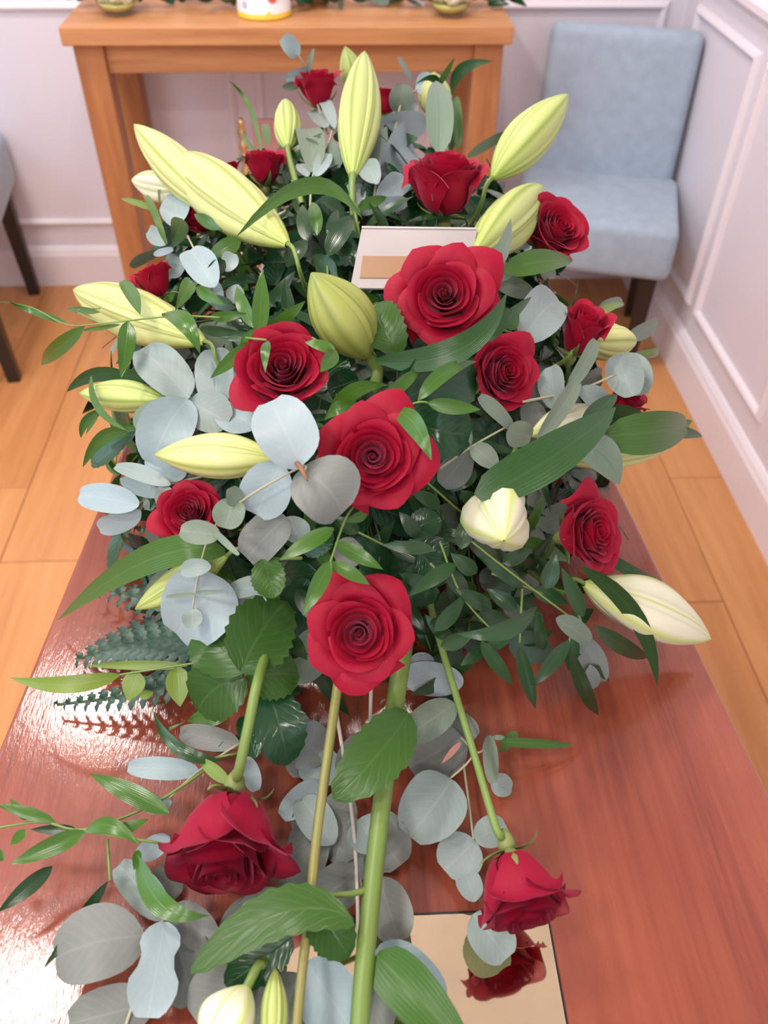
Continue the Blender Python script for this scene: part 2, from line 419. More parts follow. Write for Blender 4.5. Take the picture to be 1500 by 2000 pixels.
# ---------------------------------------------------------------- coffin
cf = empty('coffin', (.012, .4, 0), 'polished reddish mahogany coffin under the flower spray', 'coffin')
def outline(over=0):
    L = [(-.215, -.42), (-.325, .04), (-.2385, 1.12)]
    P = [(x-over, y) for x, y in L]+[(-x+over, y) for x, y in L[::-1]]
    P[0] = (P[0][0], P[0][1]-over); P[-1] = (P[-1][0], P[-1][1]-over); P[2] = (P[2][0], P[2][1]+over); P[3] = (P[3][0], P[3][1]+over)
    return [Vector((x, y-.4, 0)) for x, y in P]
def slab(name, out, z0, z1, mt, parent, bev=0):
    bm = bmesh.new(); vs = [bm.verts.new((p.x, p.y, z0)) for p in out]; f = bm.faces.new(vs)
    r = bmesh.ops.extrude_face_region(bm, geom=[f]); up = [v for v in r['geom'] if isinstance(v, bmesh.types.BMVert)]
    bmesh.ops.translate(bm, vec=(0, 0, z1-z0), verts=up); bmesh.ops.recalc_face_normals(bm, faces=bm.faces)
    if bev:
        es = [e for e in bm.edges if abs(e.verts[0].co.z-z1) < 1e-5 and abs(e.verts[1].co.z-z1) < 1e-5]
        bmesh.ops.bevel(bm, geom=es, offset=bev, segments=3, affect='EDGES', profile=.5)
    return bm_obj(name, bm, mt, parent)
slab('lid', outline(0), LID-.022, LID, M['lid'], cf, .004)
slab('lid_moulding', outline(-.008), LID-.04, LID-.022, M['lid'], cf)
slab('body', outline(-.018), .34, LID-.04, M['lid'], cf)
slab('plinth_moulding', outline(-.006), .30, .34, M['lid'], cf, .006)
box('name_plate_backing', (-.064, .052, LID), (.1285, .2235, LID+.0016), M['black'], cf)
np_ = box('name_plate', (-.0625, .0535, LID+.0016), (.1270, .2218, LID+.0026), M['gold'], cf, .0004)
np_['label'] = 'polished gold name plate'
st = empty('coffin_stand', (.012, .4, 0), 'dark low trestle stand under the coffin', 'stand')
for y in (-.05, .85):
    box('cross_beam', (-.20, y-.03, .26), (.224, y+.03, .30), M['legdark'], st)
    for x in (-.18, .20): box('leg', (x-.02, y-.02, 0), (x+.02, y+.02, .26), M['legdark'], st)

# ---------------------------------------------------------------- console table and what stands on it
TB = empty('console_table', (-.113, 2.23, 0), 'oak console table with a thick top against the back wall', 'table')
TY = 2.03
box('table_top', (-.604, TY, .773), (.378, YB-.006, .810), M['oak'], TB, .003)
for x0 in (-.589, .298):
    for y0 in (TY+.025, YB-.085): box('leg', (x0, y0, 0), (x0+.065, y0+.065, .773), M['oakv'], TB, .002)
box('apron', (-.524, TY+.040, .708), (.298, TY+.062, .773), M['oak'], TB, .001)
box('apron', (-.524, YB-.045, .708), (.298, YB-.025, .773), M['oak'], TB, .001)
for x0 in (-.575, .325): box('side_rail', (x0, TY+.09, .708), (x0+.02, YB-.085, .773), M['oak'], TB, .001)
glass = N('clear_glass')
_t = glass.n('ShaderNodeBsdfTransparent'); _t.inputs[0].default_value = (.97, .97, .93, 1); _g = glass.n('ShaderNodeBsdfGlossy'); _g.inputs['Roughness'].default_value = .03
_f = glass.n('ShaderNodeLayerWeight'); _f.inputs[0].default_value = .3; _x = glass.n('ShaderNodeMixShader')
glass.l(glass.math('MULTIPLY_ADD', glass.math('POWER', _f.outputs['Facing'], 3), .35, .03), _x.inputs[0]); glass.l(_t.outputs[0], _x.inputs[1]); glass.l(_g.outputs[0], _x.inputs[2]); glass.l(_x.outputs[0], glass.out.inputs[0])
water = plain('yellow_water', (.62, .58, .22), .1)
whitep = plain('cream_petal', (.88, .85, .74), .6)
def globe(x, y, label):
    g = empty('globe_vase', (x, y, .810), label, 'vase', 'glass globe vases on the console table')
    prof = [(.001, .001), (.026, .001)]+[(.052*math.sin(t), .050-.052*math.cos(t)) for t in (.6, .8, 1.0, 1.25, 1.5, 1.75, 2.0, 2.25)]
    prof += [(.0385, .083), (.0375, .082)]+[(.0495*math.sin(t), .050-.0495*math.cos(t)) for t in (2.2, 2.0, 1.75, 1.5, 1.25, 1.0, .8, .6)]+[(.02, .006), (.001, .006)]
    link('bowl', lathe_mesh('bowl', prof, 28), glass.m, g)
    pw = [(.001, .007), (.022, .008)]+[(.0485*math.sin(t), .050-.0485*math.cos(t)) for t in (.62, .8, 1.0)]+[(.001, .0238)]
    link('water', lathe_mesh('water', pw, 24), water, g)
    r = random.Random(int(x*1000))
    for k in range(7):                            # cream rose heads packed in the bowl, each a ruffled ball of petals
        a = k*2.4; rr = 0 if k == 0 else .024
        c = Vector((rr*math.cos(a), rr*math.sin(a), .034+(.016 if k == 0 else r.random()*.012)))
        vs = []; fs = []; uv = []
        nu, nv = 20, 9
        for j in range(nv+1):
            for i in range(nu):
                ph = math.pi*j/nv; th = 2*math.pi*i/nu
                rad = .018*(1+.16*math.sin(3*th+5*ph+k)+.08*math.sin(7*th-3*ph))
                vs.append(c+Vector((rad*math.sin(ph)*math.cos(th), rad*math.sin(ph)*math.sin(th), .8*rad*math.cos(ph)))); uv.append((i/nu, j/nv))
        for j in range(nv):
            for i in range(nu): fs.append((j*nu+i, j*nu+(i+1) % nu, (j+1)*nu+(i+1) % nu, (j+1)*nu+i))
        link('flower_head', mesh('flower_head', vs, fs, uv), whitep, g)
globe(-.493, 2.135, 'glass globe vase of cream flowers at the left end of the oak table')
globe(.245, 2.12, 'glass globe vase of cream flowers at the right end of the oak table')
def canmat():
    a = N('printed_tin'); a.set(Roughness=.3)
    v = a.tex('Object', (1, 1, 1)); vo = a.n('ShaderNodeTexVoronoi'); vo.inputs['Scale'].default_value = 32; a.l(v, vo.inputs['Vector'])
    sepc = a.n('ShaderNodeSeparateColor'); a.l(vo.outputs['Color'], sepc.inputs[0])
    blob = a.math('LESS_THAN', vo.outputs['Distance'], .36)
    cc = a.ramp(sepc.outputs[0], [(.0, (.80, .42, .03)), (.35, (.85, .62, .05)), (.5, (.45, .45, .55)), (.7, (.62, .10, .08)), (.9, (.80, .78, .8))])
    a.t.nodes[-1].color_ramp.interpolation = 'CONSTANT'
    c = a.mix(blob, (.86, .80, .80), cc); sp = a.n('ShaderNodeSeparateXYZ'); a.l(v, sp.inputs[0])
    low = a.math('LESS_THAN', sp.outputs[2], .012); c = a.mix(low, c, (.85, .55, .04)); a.l(c, a.b.inputs['Base Color'])
    return a.m
cn = empty('collection_tin', (-.170, 2.135, .810), 'white and yellow printed collection tin on the oak table', 'tin')
tm = canmat()
link('tin_body', lathe_mesh('tin_body', [(.001, 0), (.058, 0), (.061, .002), (.061, .004), (.0595, .006), (.0595, .15), (.061, .153), (.001, .153)], 40), tm, cn)
link('tin_lid', lathe_mesh('tin_lid', [(.001, .1535), (.062, .1535), (.062, .163), (.058, .166), (.001, .166)], 40), plain('yellow_lid', (.8, .55, .05), .35), cn)
wb = empty('wooden_box', (-.065, 2.26, .810), 'small wooden box behind the printed tin', 'box')
box('box_body', (-.100, 2.225, .810), (-.030, 2.30, .865), M['oakv'], wb, .002)
box('box_cover', (-.103, 2.222, .8655), (-.027, 2.303, .878), M['oakv'], wb, .002)
pc = box('pink_card', (.160, 2.195, .810), (.194, 2.203, .875), plain('pale_pink_card', (.80, .66, .67), .7), None, .001)
tag(pc, 'small pale pink card standing beside the right glass globe vase', 'card')

# ---------------------------------------------------------------- chairs
def rounded_box(name, lo, hi, bev, mt, parent, shear=0.0, puff=0.0, seg=4):
    bm = bmesh.new(); lo = Vector(lo); hi = Vector(hi)
    box_bm(bm, (lo+hi)/2, hi-lo, None, bev, seg)
    for v in bm.verts:
        v.co.y += shear*(v.co.z-lo.z)
    o = bm_obj(name, bm, mt, parent, True)
    return o
def chair(name, loc, rz, label, W, Dp, zs, zt, legh):
    c = empty(name, loc, label, 'chair', 'blue grey upholstered chairs'); c.rotation_euler.z = rz
    rounded_box('seat', (-W/2, -Dp/2, legh), (W/2, Dp/2-.02, zs), .022, M['fabric'], c)
    rounded_box('backrest', (-W/2+.018, Dp/2-.055, legh+.06), (W/2-.018, Dp/2+.010, zt), .024, M['fabric'], c, .13)
    for sx in (-1, 1):
        for sy in (-1, 1):
            bm = bmesh.new(); x = sx*(W/2-.045); y = sy*(Dp/2-.045)
            vs = box_bm(bm, (x, y, legh/2), (.042, .042, legh), None, .002, 1)
            for v in bm.verts:
                if v.co.z < legh*.5: v.co.x = x+(v.co.x-x)*.75; v.co.y = y+(v.co.y-y)*.75+sy*.008
            bm_obj('leg', bm, M['legdark'], c)
    return c
chair('upholstered_chair', (.652, 2.095, 0), math.radians(-16), 'blue grey upholstered low chair in the right corner beside the oak table', .41, .36, .41, .745, .275)
chair('upholstered_chair', (-1.12, 2.11, 0), math.radians(98), 'blue grey chair with dark legs at the left edge, mostly out of frame', .56, .46, .47, .88, .325)

# pink panel with gold posts under the table
pk = empty('decorative_screen', tuple(Vector((-.215, 2.26, 0))), 'small pink panel between beaded gold posts under the oak table', 'screen')
box('panel', (-.235, 2.252, .03), (-.165, 2.262, .545), plain('pink_panel', (.60, .30, .30), .4), pk, .002)
for x0, h in ((-.262, .52), (-.130, .50)):
    prof = [(.012, 0), (.014, .01)]; z = .02
    while z < h:
        prof += [(.005, z), (.011, z+.012), (.011, z+.020), (.005, z+.032)]; z += .034
    prof += [(.010, z+.006), (.001, z+.02)]
    p = link('gold_post', lathe_mesh('gold_post', prof, 12), M['brass'], pk); p.location = (x0+.215, -.003, 0)
box('base', (-.28, 2.235, 0), (-.115, 2.285, .03), M['brass'], pk, .003)

# ---------------------------------------------------------------- leaves and stems
LR = random.Random(11)
def prof_of(kind):
    if kind in ('r', 'rd', 'y', 'p'): return lambda v: (v**.62*(1-v)**.95)/.522
    if kind in ('l', 'ld', 'lg'): return lambda v: (v**.42*(1-v)**.75)/.545
    if kind in ('s', 'sd'): return lambda v: (v**.5*(1-v)**.55)/.483
    if kind == 'f': return lambda v: (v**.5*(1-v)**.8)/.45
    return lambda v: max(0, 1-abs(2*v-1.04)**2.2/1.09)**.5      # eucalyptus: nearly round
SER = ('s', 'sd')
def leaf3(kind, path, width, roll=0., bend=0., fold=.18, parent=None, view=None, name='leaf', nv=10, wave=0., mt=None, waist=0):
    """path: base, (mid), tip in the room; width in metres"""
    P = [Vector(p) for p in path]
    if len(P) == 2: P = [P[0], (P[0]+P[1])/2, P[1]]
    d = (P[2]-P[0]); Ln = d.length; dn = d.normalized()
    vw = view if view is not None else (P[1]-CAM).normalized()
    wd = vw.cross(dn)
    if wd.length < 1e-4: wd = dn.orthogonal()
    wd.normalize(); nn = dn.cross(wd)
    if nn.dot(vw) > 0: nn = -nn; wd = -wd
    if roll:
        q = Quaternion(dn, math.radians(roll)); wd = q @ wd; nn = q @ nn
    f = prof_of(kind); ser = kind in SER
    if ser: nv = 16
    if kind[0] == 'e': nv = max(nv, 12)
    nu = 4; vs = []; fs = []; uv = []
    ph = LR.random()*6.28
    for j in range(nv+1):
        v = j/nv
        if kind[0] == 'e': v = .5-.5*math.cos(math.pi*v)
        vv = min(max(v, .004), .997)
        c = P[0]*(2*(v-.5)*(v-1))+P[1]*(-4*v*(v-1))+P[2]*(2*v*(v-.5))
        hw = width*.5*f(vv)
        if ser: hw *= 1+(.055 if j % 2 else -.055)
        if waist: hw *= 1-waist*math.exp(-((v-.42)/.16)**2)
        hw = max(hw, width*.012)
        for i in range(nu+1):
            u = i/nu*2-1
            up = abs(u)**1.3*fold*hw + bend*Ln*math.sin(math.pi*v) + wave*width*math.sin(v*7+ph+u*1.6)*abs(u)
            vs.append(c+wd*(u*hw)+nn*up); uv.append((i/nu, v))
    for j in range(nv):
        for i in range(nu):
            a0 = j*(nu+1)+i; fs.append((a0, a0+1, a0+nu+2, a0+nu+1))
    me = mesh(name, rel(vs, parent), fs, uv)
    return link(name, me, mt or M[kind], parent)
WAVE = {'e': .05, 'eb': .05, 'eg': .05, 'ed': .06, 'r': .03, 'rd': .03, 's': .05, 'sd': .05, 'l': .03}
def leaves(text, parent, off, z=None):
    """each line: kind x0 y0 x1 y1 width [m x y] [o base tip] [t roll] [b bend] [w waist]"""
    for ln in text.strip().splitlines():
        for one in ln.split(';'):
            tk = one.split()
            if not tk: continue
            kind = tk[0]; x0, y0, x1, y1, wpx = map(float, tk[1:6]); i = 6
            mid = None; oa = ob = None; roll = LR.uniform(-28, 28); bend = LR.uniform(.02, .09); wst = 0
            while i < len(tk):
                t = tk[i]
                if t == 'm': mid = (float(tk[i+1]), float(tk[i+2])); i += 3
                elif t == 'o': oa = float(tk[i+1]); ob = float(tk[i+2]); i += 3
                elif t == 't': roll = float(tk[i+1]); i += 2
                elif t == 'b': bend = float(tk[i+1]); i += 2
                elif t == 'w': wst = float(tk[i+1]); i += 2
            j = LR.uniform(-.006, .006)
            if z is None:
                if oa is None: oa, ob = off+j, off+j+LR.uniform(-.012, .012)
                p0 = pt(x0, y0, oa); p1 = pt(x1, y1, ob)
                pm = pt(mid[0], mid[1], (oa+ob)/2-.008) if mid else (p0+p1)/2
            else:
                if oa is None: oa, ob = z+j*.6, z+j*.6+LR.uniform(-.004, .008)
                p0 = pt(x0, y0, 0, max(oa, .003)); p1 = pt(x1, y1, 0, max(ob, .003))
                pm = pt(mid[0], mid[1], 0, (oa+ob)/2+.006) if mid else (p0+p1)/2
                roll *= .55; bend *= .6
            wid = wpx*depth(pm)/F/max(.7, math.cos(math.radians(roll)))
            leaf3(kind, (p0, pm, p1), wid, roll, bend, LR.uniform(.08, .28), parent, None, 'leaf', 10, WAVE.get(kind, 0), None, wst)
def stem(text, wpx, parent, off=0., z=None, mt='stem', name='stem'):
    P = []
    for t in text.split():
        q = [float(v) for v in t.split(',')]
        o = q[2] if len(q) > 2 else None
        P.append(pt(q[0], q[1], off if o is None else o) if z is None else pt(q[0], q[1], 0, z if o is None else o))
    r = wpx*.5*depth(P[0])/F
    Q = smoothpath(P)
    return tube(name, Q, [r*(1-.25*i/len(Q)) for i in range(len(Q))], M[mt], parent)
def sprig(name, label, cat, group, at, st_, lv, off=.0, z=None, sw=5, smt='stem'):
    root = empty(name, pt(at[0], at[1], off, z), label, cat, group)
    for s in st_: stem(s, sw, root, off+.004, None if z is None else max(z-.002, .003), smt)
    leaves(lv, root, off, z)
    return root
# ---------------------------------------------------------------- foliage of the spray
EUC, RUS, LIL, ROS = 'eucalyptus twigs of the spray', 'ruscus twigs of the spray', 'lily leaves of the spray', 'rose leaves of the spray'
def E_(label, at, st_, lv, off=.0, z=None, sw=5, smt='steme'): return sprig('eucalyptus_twig', label, 'eucalyptus', EUC, at, st_, lv, off, z, sw, smt)
def R_(label, at, st_, lv, off=.0, z=None, sw=5, smt='stem'): return sprig('ruscus_twig', label, 'foliage', RUS, at, st_, lv, off, z, sw, smt)
def L_(label, at, lv, off=.0, z=None, st_=()): return sprig('lily_leaf_stalk', label, 'lily leaf', LIL, at, st_, lv, off, z, 6)
def S_(label, at, st_, lv, off=.0, z=None, sw=7): return sprig('rose_leaf_twig', label, 'rose leaf', ROS, at, st_, lv, off, z, sw)

# ---- eucalyptus
E_('large round silver blue eucalyptus leaves on a twig left of the middle rose', (588, 912), ['592,925,-.075 588,912,-.07 470,980,-.05 412,1040,-.03 388,1120,-.02 375,1195,-.02'],
'''eb 588 912 528 784 122 m 560 850 o -.075 -.07 t 8 b .03
ed 585 918 668 1003 138 m 640 955 o -.068 -.06 t -12 b .03
eb 548 905 500 1005 100 o -.05 -.035 t 10
eg 458 975 440 1032 62 o -.05 -.055 t 14; eg 462 988 450 952 34 o -.05 -.06 t 30
eg 430 1046 352 1036 48 o -.04 -.05 t 10; eg 414 1034 466 1084 14 o -.035 -.06 t 0
e 412 1106 354 1114 36 o -.03 -.035 t 10; eg 384 1160 324 1166 9 o -.02 -.03 t 0; eg 382 1158 432 1156 10 o -.02 -.03 t 0
e 375 1190 376 1226 40 o -.022 -.03 t 0''', -.04)
_t = [o for o in bpy.data.objects if o.name == 'eucalyptus_twig'][0]
tube('cut_end', [pt(580, 905, -.078), pt(590, 918, -.085), pt(600, 938, -.088)], [.0018, .0016, .0008], plain('brown_twig', (.28, .13, .06), .6), _t)
E_('broad lavender grey eucalyptus leaf behind a small twig at lower left', (450, 1150), ['520,1120 450,1150'],
'''eb 448 1140 345 1238 150 m 395 1175 o .0 -.005 t 5; e 440 1160 520 1140 40 o .01 .01; eb 520 1170 460 1165 42''', .01)
E_('cluster of pale blue eucalyptus leaves left of the open rose', (380, 780), ['500,800 430,785 365,780'],
'''e 368 778 278 680 86 o -.01 -.02 t 15; e 428 792 418 682 78 o .0 -.005; eb 455 790 440 690 70 o .01 .005
eb 366 780 300 908 104 m 325 840 o -.012 -.015 t 10; e 370 786 446 826 84 o -.004 .0; eb 430 800 500 835 72 o .004 .004; eb 480 790 470 700 60 o .01 .01''', .0, None, 6)
E_('white blue eucalyptus leaves overhanging the coffin edge at the left', (290, 975), ['400,930 320,950 270,985'],
'''eb 272 986 156 966 58 o .0 -.02 t 12; eb 276 1000 193 1032 44 o .012 .01; e 332 948 226 910 32 o .0 -.005 t 20
eb 308 972 244 930 46 o .01 .01; e 322 948 318 990 34 o .0 -.005; eb 365 925 285 890 60 o .01 .01''', .012)
E_('silver eucalyptus twig rising at the top in front of the table apron', (600, 150), ['640,260,.05 612,180,.04 590,120,.03 572,100,.03'],
'''eb 582 110 552 72 34 o .03 .03; eb 604 134 558 154 20 o .035 .03; eg 600 150 612 95 10 o .03 .03; eg 585 165 552 172 16''', .04)
E_('icy blue eucalyptus leaves left of the upright rose behind the card', (745, 300), ['745,230,.04 735,330,.03 730,420,.04'],
'''eb 736 242 832 244 52 o .03 .02 t 10; e 742 330 738 255 46 o .04 .03; eb 742 335 798 266 74 o .03 .02; eb 738 392 792 348 48 o .03 .025
eb 736 398 795 395 30 o .02 .02; e 735 360 712 314 44 o .0 -.005; e 700 400 690 360 34 o .03 .03; e 735 402 700 412 26''', .03)
E_('pale round eucalyptus leaf curling beside the broad grey leaf at the top', (780, 215), ['770,260,.05 785,200,.04 815,175,.04'],
'''eg 780 222 788 164 48 o .03 .03; e 815 200 790 222 30 o .04 .04; eb 812 170 850 160 40 o .05 .05; e 805 160 778 112 10 o .04 .03''', .04)
E_('grey green eucalyptus twig between the short bud and the tallest bud', (615, 330), ['605,430,.04 612,340,.03 645,270,.03 650,230,.03'],
'''eg 612 335 596 252 54 o .03 .025; eg 628 300 590 290 46 o .035 .03; e 655 250 632 200 24 o .02 .02; eb 618 345 640 300 30; eg 640 285 668 320 36 o .03 .04; e 600 345 585 320 22; e 610 215 635 250 30''', .03)
E_('blue and white eucalyptus leaves at the upper left below the largest bud', (380, 480), ['420,600,.02 395,520,.01 350,430,.02'],
'''eb 350 442 340 376 58 o .02 .01; eb 418 562 372 488 64 o -.005 -.01 t 10; eb 440 530 455 495 34; e 326 476 290 450 32; eb 300 498 338 486 14 o .0 .0
eb 425 600 405 545 40; e 450 560 470 590 36; eb 345 500 330 540 40 o .03 .03''', .015)
E_('eucalyptus twig with two round pale discs at the far right', (1200, 732), ['1020,785,.0 1128,762,-.01 1202,732,-.02'],
'''e 1208 692 1236 774 72 o -.02 -.028 t 5; e 1222 690 1252 772 66 o -.006 -.012 t -10; e 1128 764 1192 792 42 o -.012 -.015
e 1092 800 1076 716 52 o -.004 -.01; eg 1108 762 1164 664 30 o -.012 -.03 t 20; eg 1050 862 1128 742 34 o -.014 -.015; eg 1222 660 1284 628 30 o .02 .015; eg 1232 694 1286 684 18 o .02 .02; eg 1170 600 1216 590 22 o .03 .03''', .0, None, 6)
E_('blue round eucalyptus leaf right of the big rose by the card', (1020, 660), ['960,640,.02 1020,655,.01'],
'''e 1022 664 1092 588 90 m 1050 615 o -.01 -.015 t 8; eg 1015 640 1060 610 40 o .0 .0; e 1045 668 1030 620 50 o .01 .01; eg 960 540 1040 575 38 o .01 .01; eg 1085 540 1050 515 26''', .0)
E_('olive grey eucalyptus twig below the rose turned right', (985, 838), ['860,915,.02 925,870,.0 1000,828,-.01'],
'''eg 1002 838 936 774 30 o -.01 -.025 t 25; eg 990 842 1038 852 54 o -.012 -.015; eg 922 870 968 910 42 o .0 -.005; ed 916 878 862 948 60 o .02 .03; eg 920 868 918 838 10; ed 1045 780 1030 840 50 o .02 .02; ed 1030 735 1080 790 46 o .02 .02''', .0)
E_('pale eucalyptus twig trailing on the lid beside the drooping right rose', (905, 1460), ['865,1290,.05 905,1400,.04 925,1470,.035 880,1520,.03', '900,1440,.03 935,1470,.03 960,1440,.03', '905,1490,.02 925,1640,.02'],
'''eg 888 1374 794 1440 68 o .05 .04 t 8; eb 905 1332 788 1318 66 o .03 .03; eb 850 1300 800 1300 50 o .03 .03; ed 905 1440 800 1500 108 o .022 .015; e 882 1522 800 1634 124 m 850 1570 o .032 .02 t 5 b .03
eg 955 1436 962 1530 30 o .035 .03; e 958 1528 1000 1540 44 o .012 .01; p 900 1450 862 1492 18 o .04 .04; eg 960 1440 985 1440 10 o .035 .035; ed 880 1400 930 1440 50 o .02 .02
e 928 1642 868 1700 92 o .02 .012; e 928 1640 988 1612 60 o .022 .025; e 925 1785 990 1872 88 o .022 .012; e 930 1760 905 1700 50 o .015 .012''', .025, None or .025, 5)
E_('grey eucalyptus leaves crowded along a pale stem down the middle of the lid', (690, 1600), ['655,1380,.045 684,1560,.035 696,1700,.03 700,1870,.03', '725,1340,.05 722,1440,.03'],
'''ed 640 1482 572 1436 96 o .02 .015; ed 660 1522 742 1446 92 o .03 .03; e 655 1525 600 1480 80 o .02 .015; ed 690 1592 632 1672 104 o .02 .012; ed 640 1560 590 1640 90 o .012 .008
ed 715 1592 782 1690 104 o .018 .01; e 700 1600 735 1660 80 o .03 .03; ed 610 1600 600 1720 84 o .012 .01; ed 740 1715 780 1838 88 o .03 .018; ed 700 1700 620 1760 88 o .03 .02; e 650 1650 590 1560 70 o .02 .02
eb 625 1528 550 1596 52 o .02 .015; eb 480 1478 500 1545 36 o .03 .02; eb 738 1850 858 1968 112 o .025 .012; ed 690 1560 640 1600 70; e 690 1640 690 1720 70 o .012 .01; ed 600 1440 590 1520 80 o .012 .01; ed 560 1390 600 1450 60 o .015 .012''', .02, .02, 8, 'stemw')
E_('broad grey blue eucalyptus leaves at the bottom beside the golden green stem', (620, 1900), ['660,1880,.02 610,2050,.02'],
'''eb 600 1878 680 2000 118 o .03 .02; ed 580 1900 540 2040 130 o .02 .015; eb 660 1890 640 2040 110 o .02 .015; ed 560 1750 470 1800 80 o .015 .01; ed 520 1760 440 1850 90 o .012 .01; ed 470 1900 380 1990 110 o .02 .015
ed 740 1900 720 2040 90 o .012 .008; ed 560 1700 620 1790 80 o .012 .012; eb 450 1960 400 2060 70 o .02 .02; ed 520 1930 500 2050 90 o .012 .01; ed 800 1960 880 2060 70 o .02 .015''', .02, .02, 8)
E_('big grey eucalyptus leaves at the bottom left corner of the lid', (310, 1800), ['345,1770,.03 315,1805,.03 240,2020,.02'],
'''ed 282 1828 108 1872 138 m 190 1840 o .035 .03 t 10; eb 320 1800 288 1988 104 o .04 .03 t 0 w .42; ed 332 1790 378 1962 112 o .015 .01; e 325 1795 232 1690 66 o .02 .02; ed 300 1958 135 2000 100 o .02 .02
eb 330 1632 268 1676 42 o .03 .02; ed 340 1770 420 1850 70 o .02 .015; ed 345 1700 300 1750 70 o .01 .01; ed 260 1980 200 2060 80 o .01 .01; ed 400 1800 330 1900 90 o .008 .008''', .025, .025, 8)
E_('slim blue eucalyptus twig above the drooping left rose', (390, 1505), ['470,1450,.05 385,1508,.04 330,1560,.035'],
'''eb 388 1506 250 1498 44 o .04 .04 t 10; ed 468 1452 352 1430 48 o .045 .04; eb 335 1564 284 1580 30 o .04 .035; y 450 1530 385 1478 38 o .06 .05''', .04, .04, 5)

# ---- ruscus
R_('thin ruscus twig reaching far left over the wooden floor', (380, 620), ['430,620,-.05 330,618,-.06 200,632,-.06 130,634,-.06 60,600,-.06 -15,588,-.06', '200,632,-.06 150,608,-.06 195,602,-.06'],
'''r 130 630 18 590 20 m 75 615 o -.06 -.06 t 20; r 166 638 80 712 46 o -.06 -.06 t 8; r 250 628 236 738 52 o -.06 -.05 t -10; r 240 548 274 614 44 o -.06 -.06
r 195 610 130 604 20 o -.06 -.06; r 318 612 390 690 58 m 365 640 o -.055 -.05; r 372 545 342 606 44 o -.03 -.055; r 382 562 442 596 36 o -.03 -.03; r 410 620 482 612 32 o -.045 -.045; rd 390 642 462 646 32 o -.02 -.02; r 235 634 160 645 14 o -.05 -.05''', -.055, None, 4)
R_('fresh ruscus leaves standing up left of the olive lily bud', (505, 655), ['505,700,-.02 505,640,-.03', '520,650,-.03 480,670,-.03'],
'''r 505 658 512 528 50 o -.03 -.05 t 10; r 512 656 596 588 40 o -.03 -.05; r 498 668 412 738 44 o -.03 -.04; rd 500 662 412 652 32 o -.015 -.015; r 495 640 462 560 40 o -.02 -.02; rd 460 600 400 580 40 o .0 .0; rd 500 560 540 600 34''', -.02)
R_('small ruscus leaves lying over the open rose on the left', (530, 665), ['480,660,-.06 520,664,-.07', '610,660,-.04 650,684,-.04'],
'''r 522 666 518 728 28 o -.075 -.08 t 12 b .12; r 655 686 596 668 34 o -.04 -.045; r 655 684 626 726 48 o -.045 -.05; r 470 670 500 640 20''', -.06)
R_('glossy bright ruscus twig right of the middle rose', (800, 795), ['690,815,-.02 770,802,-.045 815,786,-.06 836,786,-.06'],
'''r 836 787 938 800 46 o -.06 -.065 t 10; r 816 782 930 706 46 m 862 735 o -.06 -.05 t -8; r 746 782 826 714 40 o -.04 -.04; r 772 800 842 898 62 m 815 835 o -.055 -.075 t 10; r 706 800 632 822 46 m 665 795 o -.03 -.03; r 640 815 760 752 48 m 690 762 o -.02 -.03; r 632 832 612 826 14 o -.03 -.03''', -.05)
R_('bright ruscus twig with five leaves just above the bottom rose', (665, 1060), ['690,990,-.03 672,1020,-.04 645,1098,-.05'],
'''r 652 1032 546 1094 50 o -.045 -.05 t 12; r 654 1060 748 1112 46 o -.045 -.045 t -10; r 645 1096 592 1202 50 o -.05 -.06; r 648 1098 722 1142 42 o -.045 -.04; r 720 1000 668 1018 30 o -.02 -.03''', -.045)
R_('dark glossy ruscus twigs hanging over the lid at lower right', (1050, 1180), ['900,1040,.0 1000,1120,-.01 1120,1210,-.02', '1020,1150,-.01 1015,1255,-.02', '1120,1210,-.02 1110,1262,-.03', '840,1100,.0 870,1130,.0'],
'''rd 890 1102 798 1164 48 o -.01 -.02 t 15; rd 846 1072 744 1064 40 o -.005 -.005; rd 1048 1186 892 1238 54 m 975 1230 o -.02 -.03 t -15; rd 940 1252 1002 1338 44 o -.005 -.005; rd 1014 1262 1046 1384 44 o -.025 -.03 t 10
rd 1112 1252 1038 1344 44 o -.03 -.03 t -10; rd 1114 1272 1168 1396 44 o -.03 -.03 t 12; rd 1160 1222 1264 1284 50 o -.02 -.03; eg 1086 1208 1152 1254 40 o -.025 -.03; rd 1066 1150 1086 1082 52 o -.01 -.02; rd 1140 1204 1096 1108 46 o -.015 -.02
rd 1022 1148 932 1086 44 o .0 -.005; rd 900 1072 916 1002 54 o .0 -.005; rd 860 1262 930 1232 46 o .0 .0; rd 850 1232 910 1160 46 o .0 .0; rd 960 1190 890 1150 48 o .0 .0; rd 1060 1270 1050 1200 40; rd 1010 1190 950 1150 46''', -.01)
R_('pale eucalyptus and dark leaf tips under the lower right ruscus', (1150, 1260), ['1130,1200,.0 1150,1260,.0'],
'''e 1140 1240 1170 1330 56 o -.005 .0; e 1150 1300 1160 1345 30 o .0 .0; rd 1160 1300 1190 1330 24; rd 1120 1240 1110 1310 44 o .0 .0; f 1000 1240 1080 1290 70 o .01 .01''', .0)
R_('light green ruscus twig stretching left over the bright reflection', (300, 1305), ['415,1290,.07 360,1298,.065 270,1312,.06 232,1318,.055'],
'''y 236 1318 20 1324 52 m 130 1338 o .055 .05 t 10; y 270 1312 250 1368 66 o .058 .045 t 25; y 346 1302 352 1380 70 o .06 .045 t 15; y 366 1300 168 1300 28 o .055 .05; y 272 1360 300 1352 26 o .05 .05''', .055, .055)
